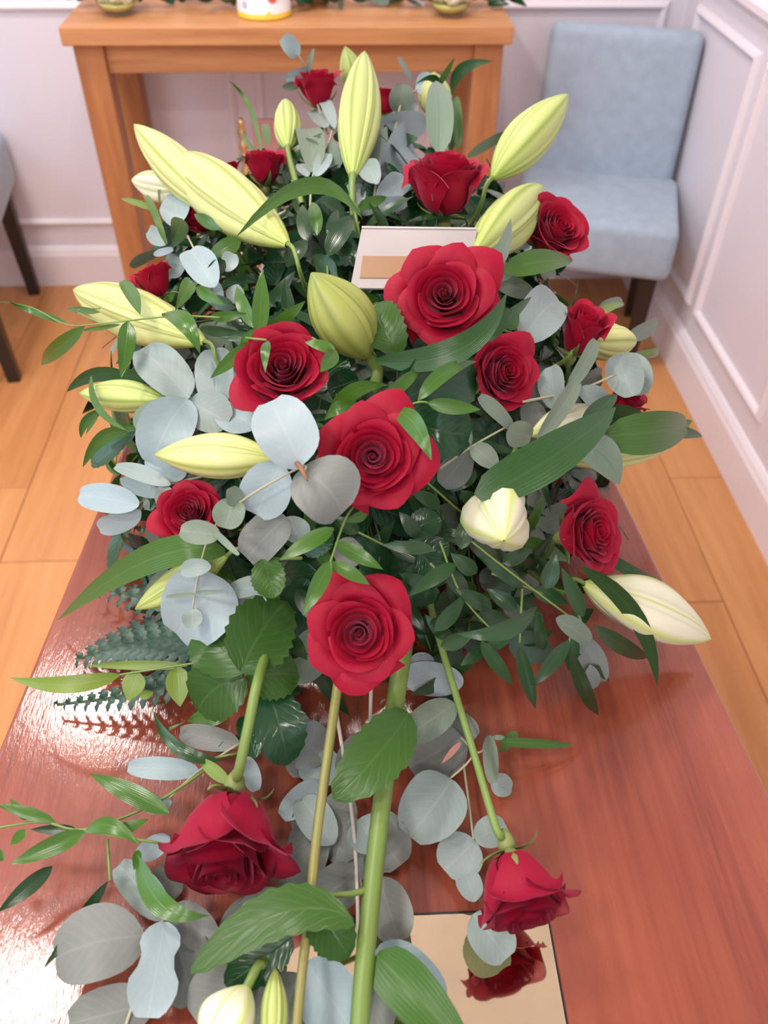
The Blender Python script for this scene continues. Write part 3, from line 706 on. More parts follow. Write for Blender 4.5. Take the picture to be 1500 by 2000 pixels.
R_('ruscus twig with narrow leaves at the far lower left', (200, 1620), ['420,1490,.045 300,1570,.045 165,1620,.05 80,1605,.05 -20,1620,.05', '165,1622,.05 330,1650,.05', '210,1640,.04 215,1720,.04'],
'''r 330 1588 176 1512 58 o .045 .05 t 15; r 166 1624 20 1688 56 o .05 .05 t -12; r 165 1624 272 1652 46 m 220 1612 o .05 .05; rd 102 1692 -5 1782 48 o .035 .03; rd 210 1722 84 1892 36 o .04 .03; r 108 1606 -10 1570 34 o .05 .06 t 30; r 52 1602 20 1560 24 o .05 .06
r 50 1620 20 1652 30 o .05 .05; r 268 1672 408 1788 66 m 320 1770 o .05 .055 t 10; rd 150 1620 60 1620 30 o .04 .04; r 215 1630 290 1600 36 o .05 .05; r 8 1680 -30 1650 30; r 270 1660 262 1700 26''', .045, .045, 6)
R_('dark curved leaf pair left of the green rose stem', (420, 1480), ['470,1470,.05 420,1480,.05'],
'''rd 432 1486 300 1390 40 m 350 1465 o .05 .05 t 15; rd 470 1440 420 1470 40 o .04 .04; r 300 1440 360 1410 10''', .05, .05)
R_('dark green leaves between the white card and the largest yellow bud', (640, 470), ['640,560,.02 640,450,.0'],
'''rd 640 500 690 420 60 o .0 .0; rd 600 470 590 400 44; r 620 460 610 395 40; rd 660 540 610 500 60; rd 560 520 600 470 50; rd 640 460 660 410 34; r 540 420 510 380 30; rd 690 500 640 470 46; r 700 420 690 395 26''', .01)
R_('deep green ruscus leaves between the rose turned right and the middle rose', (850, 960), ['900,1000,.04 820,930,.03'],
'''rd 900 960 960 1000 46; rd 860 990 800 960 44; rd 930 920 880 960 44; rd 860 1040 920 1060 40; rd 820 1050 780 1000 46; rd 980 930 1010 980 40; rd 850 900 900 930 44''', .03)

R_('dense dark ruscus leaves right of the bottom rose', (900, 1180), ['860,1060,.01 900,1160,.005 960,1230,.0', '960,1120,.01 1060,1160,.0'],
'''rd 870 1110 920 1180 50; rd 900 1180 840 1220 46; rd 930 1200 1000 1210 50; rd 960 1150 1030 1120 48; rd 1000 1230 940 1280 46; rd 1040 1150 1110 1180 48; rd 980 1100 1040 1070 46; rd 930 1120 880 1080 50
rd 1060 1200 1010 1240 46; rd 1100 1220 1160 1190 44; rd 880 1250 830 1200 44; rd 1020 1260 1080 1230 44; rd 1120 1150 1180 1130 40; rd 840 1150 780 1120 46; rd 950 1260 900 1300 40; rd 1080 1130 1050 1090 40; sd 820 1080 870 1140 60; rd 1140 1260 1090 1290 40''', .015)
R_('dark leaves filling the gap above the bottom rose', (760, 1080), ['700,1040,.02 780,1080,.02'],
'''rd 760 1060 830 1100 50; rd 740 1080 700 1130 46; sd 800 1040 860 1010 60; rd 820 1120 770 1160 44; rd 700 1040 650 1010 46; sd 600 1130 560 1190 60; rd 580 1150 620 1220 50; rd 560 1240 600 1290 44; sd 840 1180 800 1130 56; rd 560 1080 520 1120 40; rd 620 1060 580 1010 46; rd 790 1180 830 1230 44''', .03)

# ---- lily leaves
L_('arching green lily leaf bowing left over the largest bud', (705, 420), 'l 706 424 462 462 40 m 600 366 o .0 -.07 t 20 b .02; l 700 405 755 385 26', .0, None, ['690,400,.0 705,470,.03'])
L_('broad grey lily leaf standing behind the upright rose at top right', (858, 290), 'lg 858 300 852 158 62 o .0 .0 t 10; l 895 290 893 188 30 o .01 .01; ld 862 200 808 168 18 m 848 152 o .03 .02; l 850 175 888 112 14 o .02 .02', .01)
L_('dark lily leaf curving right at the top before the table leg', (884, 180), 'ld 882 185 962 120 28 m 905 135 o .04 .03; l 880 300 884 230 20', .04)
L_('thin lily leaf crossing the green bud by the blue chair', (915, 300), 'l 912 306 1034 250 22 m 965 268 o -.04 -.05 t 25', -.03)
L_('grass like thin lily leaf tip rising before the pink panel', (500, 300), 'l 512 310 444 156 11 m 490 225 o .02 .0; l 508 308 478 258 9 o .02 .02; l 525 285 522 245 18', .02)
L_('narrow grey green leaf rising in front of the plump green bud', (945, 535), 'lg 942 540 998 428 36 m 972 495 o -.045 -.07 t 25; l 985 528 1118 510 54 m 1050 515 o -.03 -.03 t -15; lg 960 540 1010 520 40', -.03)
L_('long dark lily leaf sweeping under the big rose by the card', (740, 705), 'ld 735 706 990 572 62 m 900 690 o -.02 -.085 t -20; ld 945 668 1038 580 30 m 985 625 o -.05 -.06; l 1010 640 960 600 40 o -.02 -.02', -.03)
L_('broad dark lily leaf sweeping up right towards the coffin edge', (935, 965), 'ld 932 972 1202 796 104 m 1080 895 o -.03 -.055 t -18 b .03; ld 1140 830 1205 770 40', -.03)
L_('wide grey green leaf lying over the cream bud at the right', (1185, 850), 'l 1178 852 1345 832 94 m 1260 838 o -.03 -.03 t 12; lg 1122 856 1210 946 78 m 1175 890 o -.025 -.03 t -10; ld 1290 848 1372 852 26 o .0 .0; l 1330 830 1352 822 16; ld 1185 800 1260 820 50 o -.01 -.01; ld 1120 840 1190 870 50 o -.01 -.01', -.02)
L_('long pale green lily leaf drooping left over the coffin edge', (430, 1075), 'l 440 1078 112 1212 68 m 285 1095 o .0 -.03 t 15 b .0; l 430 1068 360 1066 24', .0)
L_('curved dark lily leaf hanging across the large white bud', (1140, 1110), 'ld 1138 1108 1284 1340 42 m 1240 1190 o -.03 -.045 t 15; ld 1180 1082 1300 1142 28 m 1235 1120 o .0 .0', -.03)
L_('group of dark lily leaves around the small green bud at the left', (240, 790), 'ld 262 738 130 766 34 m 190 730 o .0 -.01; ld 330 735 185 735 30 m 260 728 o .01 .01; l 248 842 162 912 32 m 200 855 o .0 .0; l 200 800 158 855 22 m 168 820 o .0 .0; l 190 812 168 848 10; l 178 735 250 842 18 m 200 800 o -.03 -.03 t 25; lg 262 832 330 780 48 o -.01 -.01; l 215 830 275 835 26', .0)
L_('thin lily leaves at the upper left crossing the table leg', (320, 440), 'l 325 478 278 392 16 m 300 430 o .0 .0; y 310 412 236 388 18 o .02 .01; rd 352 426 338 484 54 o .0 .0; r 432 448 380 418 34 o .0 .0; l 312 400 312 355 6; r 470 470 405 500 50 o .0 .0; rd 440 510 400 540 44', .0)
L_('olive leaf tip lying on the lid right of the trailing stem', (1000, 1445), 'l 975 1448 1120 1456 22 o .03 .01; l 1010 1430 975 1470 26 o .02 .01', .03, .025)
L_('pale leaf tips sticking out behind the dark right rose', (1165, 600), 'y 1155 620 1214 592 24 o .02 .02; y 1240 690 1285 684 16', .02)

# ---- rose leaves
S_('large serrated rose leaf spray at lower left above the drooping rose', (480, 1315), ['510,1260,.10 480,1320,.10'],
'''s 470 1312 556 1174 132 m 505 1240 o .115 .12 t 10; s 478 1310 392 1212 124 o .11 .11 t -10; s 480 1318 584 1318 96 o .105 .09; s 476 1322 386 1388 124 m 420 1345 o .10 .07 t 10; r 450 1390 366 1408 60 o .05 .04''', .1, .10)
S_('dark glossy rose leaf hanging below the serrated leaf spray', (520, 1340), ['505,1320,.09 522,1345,.085'], 'sd 520 1340 562 1494 104 m 545 1420 o .085 .05 t -8; sd 500 1480 470 1400 40', .07, .07)
S_('single dark serrated rose leaf lying across the thick lily stem', (790, 1395), ['790,1380,.09 780,1400,.09'], 's 798 1392 652 1562 112 m 740 1470 o .09 .075 t -5 b .03', .08, .085)
S_('broad dark rose leaves behind the bright ruscus twig', (770, 830), ['740,860,.0 780,810,.0'],
'''sd 750 800 930 730 130 m 850 750 o -.01 -.01 t 10; sd 780 820 925 850 110 m 860 840 o .0 .0; sd 760 850 830 900 80; sd 700 740 640 760 60 o .02 .02''', .0)
S_('rose leaf showing left of the big rose under the white card', (775, 690), ['800,700,.0 770,670,.0'], 's 780 692 738 590 86 m 748 640 o .0 -.005; sd 700 640 640 700 70 o .03 .03; sd 600 760 680 700 60 o .03 .03; s 745 600 690 580 40 o .02 .02', .0)
S_('veined pale green leaf beside the bright five leaved ruscus twig', (505, 1095), ['590,1090,.0 505,1092,.0'], 's 514 1092 536 1168 68 o -.01 -.02 t 8; ed 560 1010 482 1090 84 o -.005 -.005; e 560 1010 590 1060 50 o .01 .01; sd 590 1080 650 1040 50 o .02 .02; ed 660 1100 700 1060 60 o .01 .01', .0)

# ---- fern
def fern(label, base, tip, n, wpx, hb, ht, bendpx):
    root = empty('fern_frond', pt(base[0], base[1], 0, hb), label, 'fern', 'leather fern fronds of the spray')
    P = []
    for k in range(n+1):
        t = k/n; x = base[0]+(tip[0]-base[0])*t+bendpx[0]*math.sin(math.pi*t); y = base[1]+(tip[1]-base[1])*t+bendpx[1]*math.sin(math.pi*t)
        P.append(pt(x, y, 0, hb+(ht-hb)*t))
    tube('stem', P, .0012, M['stemd'], root, 5)
    step = (P[1]-P[0]).length
    for k in range(1, n+1):
        t = k/(n+1); d = (P[k]-P[k-1]).normalized(); up = Vector((0, 0, 1)); s = d.cross(up).normalized()
        for sg in (-1, 1):
            ln = wpx*.62*depth(P[k])/F*(1-t)**.75
            an = (s*sg*.80+d*.62).normalized(); wn = an.cross(up).normalized(); L2 = ln
            m_ = max(3, int(L2/.0065)); vs = []; fs = []; uv = []
            for j in range(2*m_+1):                        # a lobed blade, each tooth pointing to the tip
                v = j/(2*m_); hw = min(step*.62, L2*.34)*(1-v)**.55*(1.1 if j % 2 else .5)+.0004
                for u in (-1, 0, 1):
                    vs.append(P[k]+an*(L2*(v+(.06 if (u and j % 2) else 0)))+wn*(u*hw)+up*(.0016*abs(u)+.004*math.sin(v*2.6)-.006*v*v)); uv.append(((u+1)/2, v))
            for j in range(2*m_):
                for u in range(2): b = j*3+u; fs.append((b, b+1, b+4, b+3))
            link('pinna', mesh('pinna', rel(vs, root), fs, uv), M['f'], root)
    return root
fern('blue green leather fern frond lying on the lid at the left', (455, 1250), (160, 1285), 12, 210, .05, .015, (0, -22))
fern('leather fern frond below the long pale lily leaf at the left', (430, 1170), (190, 1148), 10, 130, .05, .02, (0, 10))
fern('narrow fern tip over the bright reflection at lower left', (420, 1300), (112, 1376), 13, 100, .04, .012, (0, 14))
fern('small fern tip beside the dark rose at lower left', (390, 1060), (270, 1035), 7, 80, .10, .05, (0, 0))
# ---------------------------------------------------------------- roses
def petal_mesh(i, n, var, rg):
    t = i/(n-1); th = i*2.3999+rg.uniform(-.15, .15)*t
    if var == 'open': rmax, h0, h1, lip = .0350, .047, .039, .0115
    elif var == 'half': rmax, h0, h1, lip = .0265, .046, .052, .0055
    elif var == 'cup': rmax, h0, h1, lip = .0350, .048, .046, .0085
    else: rmax, h0, h1, lip = .0350, .054, .054, .0080
    half = 2.15+(0.80-2.15)*t**.55
    rt = .0014+(rmax-.0014)*t**1.0
    ht = h0+(h1-h0)*t**1.8-.004*max(0, .2-t)*5
    lp = lip*(.10+.9*t**1.3)*(1 if t < .4 else rg.uniform(.75, 1.3))
    pk = (.010 if t > .62 else .002)*t*rg.uniform(.1, 1.5)
    if var == 'cup': pk *= .6
    nu, nv = 12, 10; vs = []; fs = []; uv = []
    e1, e2 = rg.uniform(0, 6), rg.uniform(0, 6)
    ragged = (.0028 if var == 'old' else .0020)*t
    for j in range(nv+1):
        v = j/nv
        for k in range(nu+1):
            u = k/nu*2-1
            wv = .38+.62*math.sin(min(1, v*1.25)*math.pi/2)
            a = th+u*half*wv
            edge = 1-(.30*t+.03)*abs(u)**2.8*v
            kk = max(0, (v-.60)/.40)
            r0 = min(.0032, rt)
            rr = r0+(rt-r0)*math.sin(v*math.pi/2)**(.72-.36*t)
            rr += min(.0021, rt)*u*v*.95                                       # spiral overlap
            curl = lp*kk**1.8*(1+.30*t*math.cos(u*3+e1))
            rr += curl+pk*kk*max(0, 1-abs(u)*1.3)
            zz = .003+ht*v*edge-curl*.85*kk-pk*.5*kk
            rr += ragged*kk*math.sin(u*4+e2); zz += ragged*kk*math.cos(u*3.3+e1)
            vs.append((rr*math.cos(a), rr*math.sin(a), zz)); uv.append((k/nu, v))
    for j in range(nv):
        for k in range(nu):
            b = j*(nu+1)+k; fs.append((b, b+1, b+nu+2, b+nu+1))
    return mesh('petal', vs, fs, uv)
ROSE = {}
for var, n, sd in (('open', 24, 5), ('half', 16, 8), ('cup', 25, 12), ('old', 22, 3)):
    rg = random.Random(sd); ROSE[var] = [petal_mesh(i, n, var, rg) for i in range(n)]
    for me in ROSE[var]: me.materials.append(M['petalo' if var == 'old' else 'petal'])
calyx_me = lathe_mesh('calyx', [(.001, -.014), (.0032, -.013), (.0062, -.008), (.0075, -.002), (.0060, .002), (.001, .003)], 12); calyx_me.materials.append(M['sepal'])
core_me = {}
for _k in ('petal', 'petalo'):
    core_me[_k] = lathe_mesh('petal', [(.003, .003), (.0026, .02), (.0024, .034), (.0016, .040), (.0003, .0425)], 10); core_me[_k].materials.append(M[_k])
def sepal_mesh(seed):
    rg = random.Random(seed); vs = []; fs = []; uv = []
    k1, k2 = rg.uniform(.2, 1.2), rg.uniform(-.012, .006)
    for j in range(9):
        v = j/8; w_ = .0052*(1-v)**.8*(.6+.4*min(1, v*5))+.0003
        out = .005+.024*math.sin(v*1.35); zz = .001+.014*k1*v+k2*v*v*1.6
        for k in (-1, 0, 1): vs.append((out, k*w_, zz+abs(k)*.0014)); uv.append(((k+1)/2, v))
    for j in range(8):
        for k in range(2): b = j*3+k; fs.append((b, b+1, b+4, b+3))
    me = mesh('sepal', vs, fs, uv); me.materials.append(M['sepal']); return me
SEPAL = [sepal_mesh(s) for s in range(5)]
ROSE_W = {'open': .090, 'half': .064, 'cup': .086, 'old': .084}
FLOWERS = []
def rose(x, y, dia, axis, var, label, off=-.02, z=None, spin=0, stem_pts=None, sepals=True, smt='stem', ssw=10, squash=1.0):
    c = pt(x, y, off, z); dp = depth(c)
    vd = (c-CAM).normalized(); r_ = RT; u_ = UP
    ax = (r_*axis[0]+u_*axis[1]-vd*axis[2]).normalized()
    s = dia*dp/F/ROSE_W[var]
    q = Vector((0, 0, 1)).rotation_difference(ax) @ Quaternion((0, 0, 1), spin)
    base = c-ax*(.030*s*squash)
    root = empty('red_rose', base, label, 'rose', 'red roses of the spray')
    root.rotation_mode = 'QUATERNION'; root.rotation_quaternion = q; root.scale = (s, s, s*squash)
    FLOWERS.append((c.copy(), label.split(',')[0]))
    for me in ROSE[var]: link('petal', me, None, root)
    link('petal', core_me['petalo' if var == 'old' else 'petal'], None, root)
    link('calyx', calyx_me, None, root)
    if sepals:
        for k in range(5):
            o = link('sepal', SEPAL[k], None, root); o.rotation_euler.z = k*1.2566+.3
    mw = Matrix.LocRotScale(base, q, Vector((s, s, s*squash))); inv = mw.inverted()
    b0 = base-ax*(.012*s)
    if stem_pts is None:                                   # the stem runs down into the foam
        P = [b0, b0-ax*.02*s+Vector((0, 0, -.02)), Vector((.01+(b0.x-.01)*.72, .80+(b0.y-.80)*.72, max(LID+.05, b0.z-.085))), Vector((.01+.18*(b0.x-.01), .80+.2*(b0.y-.8), LID+.06))]
        rad = .0023; smt = 'stemd'
    else:
        P = [b0]+stem_pts; rad = ssw*.5*dp/F
    Q = smoothpath([Vector(p) for p in P])
    st_o = tube('stem', [inv @ p for p in Q], rad/s, M[smt]); st_o.parent = root
    return root
rose(868, 578, 208, (-.05, .22, 1), 'open', 'large open crimson rose in front of the white card', -.03, spin=.5)
rose(870, 350, 168, (.03, .90, .48), 'cup', 'crimson rose standing upright behind the white card, cup seen from the side', -.03, spin=1.3, squash=1.3)
rose(1083, 450, 146, (.45, .45, .75), 'cup', 'crimson rose beside the blue chair seat, tucked behind a green lily bud', .0, spin=2.0)
rose(620, 168, 92, (-.1, .85, .55), 'half', 'crimson rose at the top of the spray, left of the tallest lily bud', .02, spin=.2)
rose(752, 195, 64, (.05, .95, .3), 'half', 'small crimson rose half hidden behind the tallest upright lily bud', .05, spin=1.0)
rose(515, 322, 88, (-.05, .9, .45), 'half', 'crimson rose bud below the pink panel, beside the short green lily bud', .03, spin=2.3)
rose(448, 335, 52, (-.3, .8, .3), 'half', 'red rose peeping out just above the largest yellow lily bud', .07, spin=.3, sepals=False)
rose(385, 425, 80, (-.5, .5, .6), 'half', 'red rose mostly hidden under the largest yellow lily bud', .05, spin=1.9)
rose(298, 545, 84, (-.45, .8, .4), 'half', 'crimson rose at the far left in front of the table leg', .01, spin=.9)
rose(552, 722, 184, (-.05, .34, .92), 'cup', 'open crimson rose with a small green leaf lying across its petals', -.025, spin=2.9)
rose(1138, 642, 100, (.30, .72, .62), 'half', 'dark crimson rose at the right edge, its cup turned sideways', -.005, spin=1.6, squash=1.35)
rose(978, 728, 156, (.55, .15, .85), 'cup', 'crimson rose just below the big rose, turned to the right', -.005, spin=.1)
rose(728, 892, 218, (0, .02, 1), 'open', 'tightly swirled crimson rose at the middle of the spray', -.045, spin=1.1)
rose(372, 1002, 132, (-.25, .25, .9), 'cup', 'dark crimson rose at lower left behind a small eucalyptus twig', .0, spin=2.5)
rose(1148, 1042, 168, (.72, .12, .68), 'cup', 'crimson rose facing right above the white lily bud', -.01, spin=.8)
rose(702, 1236, 212, (-.05, -.10, 1), 'open', 'open crimson rose facing forward at the bottom of the dome', -.025, spin=2.1)
rose(1222, 782, 84, (.6, .6, .5), 'half', 'red rose low at the right, mostly hidden by a broad green leaf', .03, spin=.6)
rose(442, 1638, 252, (-.12, -.76, .62), 'old', 'large wilting crimson rose drooping on the lid at lower left', 0, .062, .4,
     [pt(466, 1510, 0, .10), pt(485, 1420, 0, .125), pt(505, 1325, 0, .135), pt(530, 1250, 0, .09)], True, 'stem', 21, 1.12)
rose(1014, 1738, 208, (.22, -.80, .52), 'old', 'wilting dark crimson rose drooping over the gold plate', 0, .060, 1.5,
     [pt(970, 1620, 0, .072), pt(925, 1470, 0, .070), pt(870, 1290, 0, .085), pt(845, 1200, 0, .10), pt(828, 1110, 0, .09)], True, 'stem', 17, 1.1)

# ---------------------------------------------------------------- lily buds
def tepal_mesh(name, a0, half, rscale, dip, lobe=0.):
    nu, nv = 6, 16; vs = []; fs = []; uv = []
    for j in range(nv+1):
        v = j/nv
        r = (.10+.90*math.sin(min(1, v/.46)*math.pi/2)**.85) if v < .46 else (math.cos((v-.46)/.54*math.pi/2)**.80)
        r = max(r*.5*rscale, .012)
        for k in range(nu+1):
            u = k/nu*2-1; a = a0+u*half
            rr = r*(1+lobe*math.cos(3*a)*math.sin(math.pi*min(1, v*1.15)))*(1-dip*abs(u)**4+.03*max(0, 1-abs(u)*2.5))
            vs.append((rr*math.cos(a), rr*math.sin(a), v)); uv.append((k/nu, v))
    for j in range(nv):
        for k in range(nu): b = j*(nu+1)+k; fs.append((b, b+1, b+nu+2, b+nu+1))
    return mesh(name, vs, fs, uv)
BUD = {}
for key in ('tg', 'ty', 'tw', 'td'):
    L_ = []
    for k in range(3):
        a0 = k*2.0944
        L_.append(('outer_tepal', tepal_mesh('outer_tepal', a0, .90, 1.0, .17, .13 if key == 'tw' else .03)))
        L_.append(('inner_tepal', tepal_mesh('inner_tepal', a0+1.0472, .34, .925, .10, .13 if key == 'tw' else .03)))
    for nme, me in L_: me.materials.append(M[key])
    BUD[key] = L_
def bud(x0, y0, x1, y1, wpx, mat_, label, oa=-.005, ob=-.005, z=None, spin=0., to=None, sw=11, group='lily buds of the spray'):
    p0 = pt(x0, y0, oa, z if z is None else z); p1 = pt(x1, y1, ob, z if z is None else z+(ob if z is not None else 0))
    d = p1-p0; L_ = d.length; wd = wpx*depth((p0+p1)/2)/F
    q = Vector((0, 0, 1)).rotation_difference(d.normalized()) @ Quaternion((0, 0, 1), spin)
    root = empty('lily_bud', p0, label, 'lily bud', group)
    root.rotation_mode = 'QUATERNION'; root.rotation_quaternion = q; root.scale = (wd, wd, L_)
    if z is None: FLOWERS.append(((p0+p1)/2, label.split(',')[0]))
    for nme, me in BUD[mat_]: link(nme, me, None, root)
    inv = Matrix.LocRotScale(p0, q, Vector((wd, wd, L_))).inverted()
    dn = d.normalized()
    P = [p0+dn*.004, p0-dn*.012]
    if to: P += [pt(*t) for t in to]
    else: P += [p0-dn*.025+Vector((0, 0, -.02)), Vector((.01+(p0.x-.01)*.7, .80+(p0.y-.80)*.7, max(LID+.045, p0.z-.09)))]; sw = min(sw, 9)
    Q = smoothpath([Vector(p) for p in P])
    rad = sw*.5*depth(p0)/F
    # the stem is a tube in the room brought into the bud's own space
    vs = []; fs = []; ref = None; sides = 7
    for i, p in enumerate(Q):
        dd = (Q[min(i+1, len(Q)-1)]-Q[max(i-1, 0)]).normalized()
        if ref is None: ref = dd.orthogonal().normalized()
        ref = (ref-dd*ref.dot(dd)).normalized(); b = dd.cross(ref)
        r = rad*(1.5 if i == 0 else 1)
        for k in range(sides):
            a = 2*math.pi*k/sides; vs.append(inv @ (p+(ref*math.cos(a)+b*math.sin(a))*r))
    for i in range(len(Q)-1):
        for k in range(sides): fs.append((i*sides+k, i*sides+(k+1) % sides, (i+1)*sides+(k+1) % sides, (i+1)*sides+k))
    link('stem', mesh('stem', vs, fs), M['stem'], root)
    return root
bud(689, 348, 712, 100, 84, 'tg', 'tallest upright green lily bud at the top of the spray', .0, .0, spin=.2, to=[(690, 420, .03), (695, 520, .08)], sw=14)
bud(562, 478, 334, 302, 116, 'ty', 'largest yellow green lily bud, pointing up left in front of another', -.03, -.06, spin=.9)
bud(430, 420, 262, 243, 82, 'ty', 'pale lily bud pointing up left behind the largest yellow bud', .02, -.01, spin=.3)
bud(365, 372, 257, 352, 56, 'tw', 'short pale lily bud crossing the oak table leg', .05, .0, spin=.9)
bud(563, 292, 558, 194, 54, 'tg', 'short green lily bud with a rounded tip beside the gold post', .02, .0, spin=.4, to=[(572, 335, .03), (590, 400, .05)], sw=12)
bud(700, 190, 674, 90, 46, 'tg', 'pale green lily bud behind the tip of the tallest bud', .05, .04, spin=.7)
bud(850, 235, 848, 140, 66, 'ty', 'yellowish lily bud behind a broad grey leaf at the top right', .06, .05, spin=.4)
bud(962, 348, 1110, 184, 90, 'tg', 'green lily bud pointing up right across the blue chair', -.01, -.03, spin=.6)
bud(922, 505, 1060, 364, 100, 'tg', 'plump green lily bud at the right corner of the white card', -.02, -.04, spin=.25)
bud(722, 700, 608, 532, 126, 'td', 'olive green ribbed lily bud at the middle, leaning left', .015, -.075, spin=.5, to=[(728, 760, .03)], sw=24)
bud(400, 668, 143, 566, 104, 'ty', 'long pale yellow lily bud pointing left under leafy twigs', -.01, -.03, spin=1.1)
bud(322, 782, 155, 768, 66, 'tg', 'small green lily bud on the left over the wooden floor', .0, -.01, spin=.3)
bud(545, 898, 302, 888, 92, 'ty', 'cream and green lily bud pointing left below the blue eucalyptus', -.015, -.03, spin=.52)
bud(966, 968, 984, 1056, 132, 'tw', 'white lily bud with green ribs seen tip on', .045, -.075, spin=1.15)
bud(1140, 1140, 1388, 1248, 112, 'tw', 'large white lily bud pointing right over the coffin edge', .0, -.02, spin=.5)
bud(1085, 895, 1322, 866, 66, 'ty', 'long cream lily bud under a broad leaf at the right', .01, .0, spin=.2)
bud(1035, 850, 1180, 796, 58, 'tw', 'pale lily bud nearly covered by a long dark leaf', .005, .0, spin=.8)
bud(1140, 668, 1242, 666, 74, 'ty', 'yellow lily bud peeking out behind the dark rose at the right', .02, .01, spin=.6)
bud(445, 1085, 264, 1190, 66, 'tg', 'slim green lily bud at lower left below the dark rose', .01, .0, spin=.4)
bud(484, 1925, 405, 2080, 112, 'tw', 'white lily bud with a green base at the bottom edge of the photo', 0, 0, .055, .5, to=[(515, 1880, 0, .05), (540, 1830, 0, .03)], sw=20)
bud(530, 2075, 538, 1888, 56, 'tg', 'narrow pale green lily bud pointing up at the bottom edge', 0, 0, .05, .2, to=[(528, 2140, 0, .05)], sw=16)
# thick lily stem that lies down the lid
ls = empty('trailing_lily', pt(785, 1280, 0, .07), 'thick green lily stem lying down the lid between eucalyptus leaves', 'lily')
stem('790,1260,.075 770,1390,.07 745,1580,.06 725,1760,.055 708,1930,.055 698,2090,.05', 37, ls, 0, .06, 'stem', 'stalk')
stem('728,1735,.055 690,1745,.06 640,1750,.066', 14, ls, 0, .06, 'stem', 'side_shoot')
leaves('l 735 1865 940 2090 120 m 820 1950 o .055 .05 t 15', ls, 0, .05)
rs = empty('trailing_rose', pt(658, 1330, 0, .08), 'long thin golden green rose stem running down below the bottom rose', 'rose')
stem('664,1310,.09 640,1480,.08 618,1640,.07 605,1780,.065 590,1900,.06 572,2090,.055', 20, rs, 0, .06, 'stemy', 'stalk')
leaves('''s 690 1800 372 1898 92 m 555 1782 o .075 .06 t 20 b .05
s 610 1765 682 1870 92 o .07 .055 t -10
sd 570 1830 440 1925 84 o .055 .04 t -10''', rs, 0, .06)

# ---------------------------------------------------------------- the card
card = empty('message_card', pt(800, 556, .02), 'white message card envelope with a tan label among the flowers', 'card')
def quad_card(name, cs, th, mt, lift=0.0):
    P = [Vector(c) for c in cs]; n = (P[1]-P[0]).cross(P[3]-P[0]).normalized()
    if n.dot(P[0]-CAM) > 0: n = -n
    P = [p+n*lift for p in P]
    vs = P+[p-n*th for p in P]
    fs = [(0, 1, 2, 3), (7, 6, 5, 4), (0, 4, 5, 1), (1, 5, 6, 2), (2, 6, 7, 3), (3, 7, 4, 0)]
    return link(name, mesh(name, rel(vs, card), fs, None, False), mt, card)
tl = pt(707, 443, -.01); bl = pt(684, 562, -.005); tr = CAM+ray(932, 446)*(depth(tl)+.004); br = CAM+ray(914, 566)*(depth(bl)+.004)
paper = plain('card_paper', (.37, .335, .325), .45)
quad_card('envelope', (tl, tr, br, bl), .0015, paper)
def on_card(a, b): return (tl*(1-a)+tr*a)*(1-b)+(bl*(1-a)+br*a)*b
quad_card('label', (on_card(.055, .50), on_card(.80, .49), on_card(.80, .84), on_card(.065, .85)), .0004, plain('tan_label', (.27, .115, .022), .4), .0006)
quad_card('flap_fold', (on_card(0, 0), on_card(1, 0), on_card(1, .03), on_card(0, .03)), .0008, plain('card_edge', (.46, .43, .42), .4), .0009)
cs_ = pt(690, 545, .0); tube('card_pick', [cs_, pt(688, 600, .03), pt(700, 650, .09)], .0014, M['black'], card)

# ---------------------------------------------------------------- floral foam under it all
ff = empty('floral_foam_tray', (.01, .80, LID), 'dark green floral foam tray hidden under the flowers', 'foam tray')
box('tray', (-.11, .54, LID+.0005), (.13, 1.06, LID+.02), plain('tray_plastic', (.01, .03, .015), .5), ff, .003)
box('foam_block', (-.10, .55, LID+.02), (.12, 1.05, LID+.095), M['foam'], ff, .012)

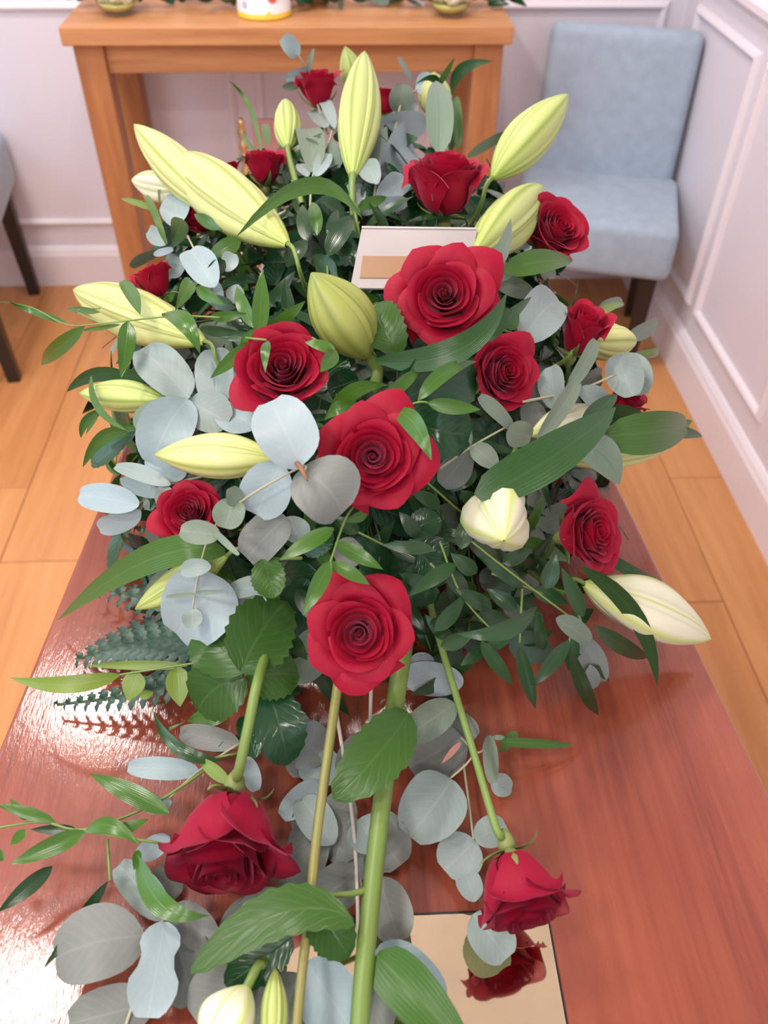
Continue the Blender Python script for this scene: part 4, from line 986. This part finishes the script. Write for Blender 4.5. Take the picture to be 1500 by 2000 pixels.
# ---------------------------------------------------------------- foliage packed deep between the flowers
FR = random.Random(77)
EF = Vector((.29, .46, .272))
roots = []
for c, nm in FLOWERS:
    base = Vector((EC.x+(c.x-EC.x)*.5, EC.y+(c.y-EC.y)*.55, LID+.03+(c.z-LID)*.45))
    lb = 'filler leaves behind the '+nm
    roots.append([c, base, lb, None])
def dome_pt(n, i, sc_):
    zz = .02+.97*(1-(i+.5)/n); a = i*2.39996; rr = math.sqrt(1-zz*zz)
    d = Vector((rr*math.cos(a), rr*math.sin(a), zz))
    return Vector((EC.x+EF.x*d.x*sc_, EC.y+EF.y*d.y*sc_, EC.z+EF.z*d.z*sc_)), Vector((d.x/EF.x, d.y/EF.y, d.z/EF.z)).normalized()
NT = 420                                           # twiglets of three leaves
for i in range(NT):
    p, nrm = dome_pt(NT, i, FR.uniform(.76, .95))
    if p.z < LID+.02: p.z = LID+.02
    cell = min(roots, key=lambda r: (r[0]-p).length)
    if cell[3] is None: cell[3] = empty('filler_sprig', cell[1], cell[2], 'foliage', 'filler foliage deep in the spray')
    root = cell[3]
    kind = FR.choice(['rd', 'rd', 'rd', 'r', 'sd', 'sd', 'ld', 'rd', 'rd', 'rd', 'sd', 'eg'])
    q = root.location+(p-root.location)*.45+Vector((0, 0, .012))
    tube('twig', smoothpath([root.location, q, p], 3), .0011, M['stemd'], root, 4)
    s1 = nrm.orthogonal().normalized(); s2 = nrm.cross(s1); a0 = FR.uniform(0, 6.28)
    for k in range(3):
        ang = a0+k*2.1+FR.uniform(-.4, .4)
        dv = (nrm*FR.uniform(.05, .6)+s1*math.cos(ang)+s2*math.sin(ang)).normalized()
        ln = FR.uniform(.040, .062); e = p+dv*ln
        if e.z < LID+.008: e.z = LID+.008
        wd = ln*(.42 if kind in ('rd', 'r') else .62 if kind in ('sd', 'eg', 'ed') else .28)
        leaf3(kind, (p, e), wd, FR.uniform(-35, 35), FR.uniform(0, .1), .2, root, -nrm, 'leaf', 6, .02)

# ---------------------------------------------------------------- garland along the back of the table
GR = random.Random(5)
gl = empty('greenery_garland', (-.1, 2.24, .81), 'leafy green garland with pale flowers along the back of the oak table', 'garland')
gp = [Vector((-.585+.98*k/24, 2.212+.018*math.sin(k*1.3), .828+.008*math.sin(k*2.1))) for k in range(25)]
tube('vine', gp, .004, M['stemd'], gl, 6)
for k in range(200):
    p = gp[GR.randrange(25)]+Vector((GR.uniform(-.02, .02), GR.uniform(-.03, .02), GR.uniform(-.005, .03)))
    dv = Vector((GR.uniform(-1, 1), GR.uniform(-1.0, .6), GR.uniform(-.2, .8))).normalized()
    ln = GR.uniform(.035, .06); q = p+dv*ln; q.z = max(q.z, .816)
    kd = GR.choice(['rd', 'eg', 'sd', 'rd'])
    leaf3(kd, (p, q), ln*.5, GR.uniform(-50, 50), .05, .2, gl, None, 'leaf', 6, .03)
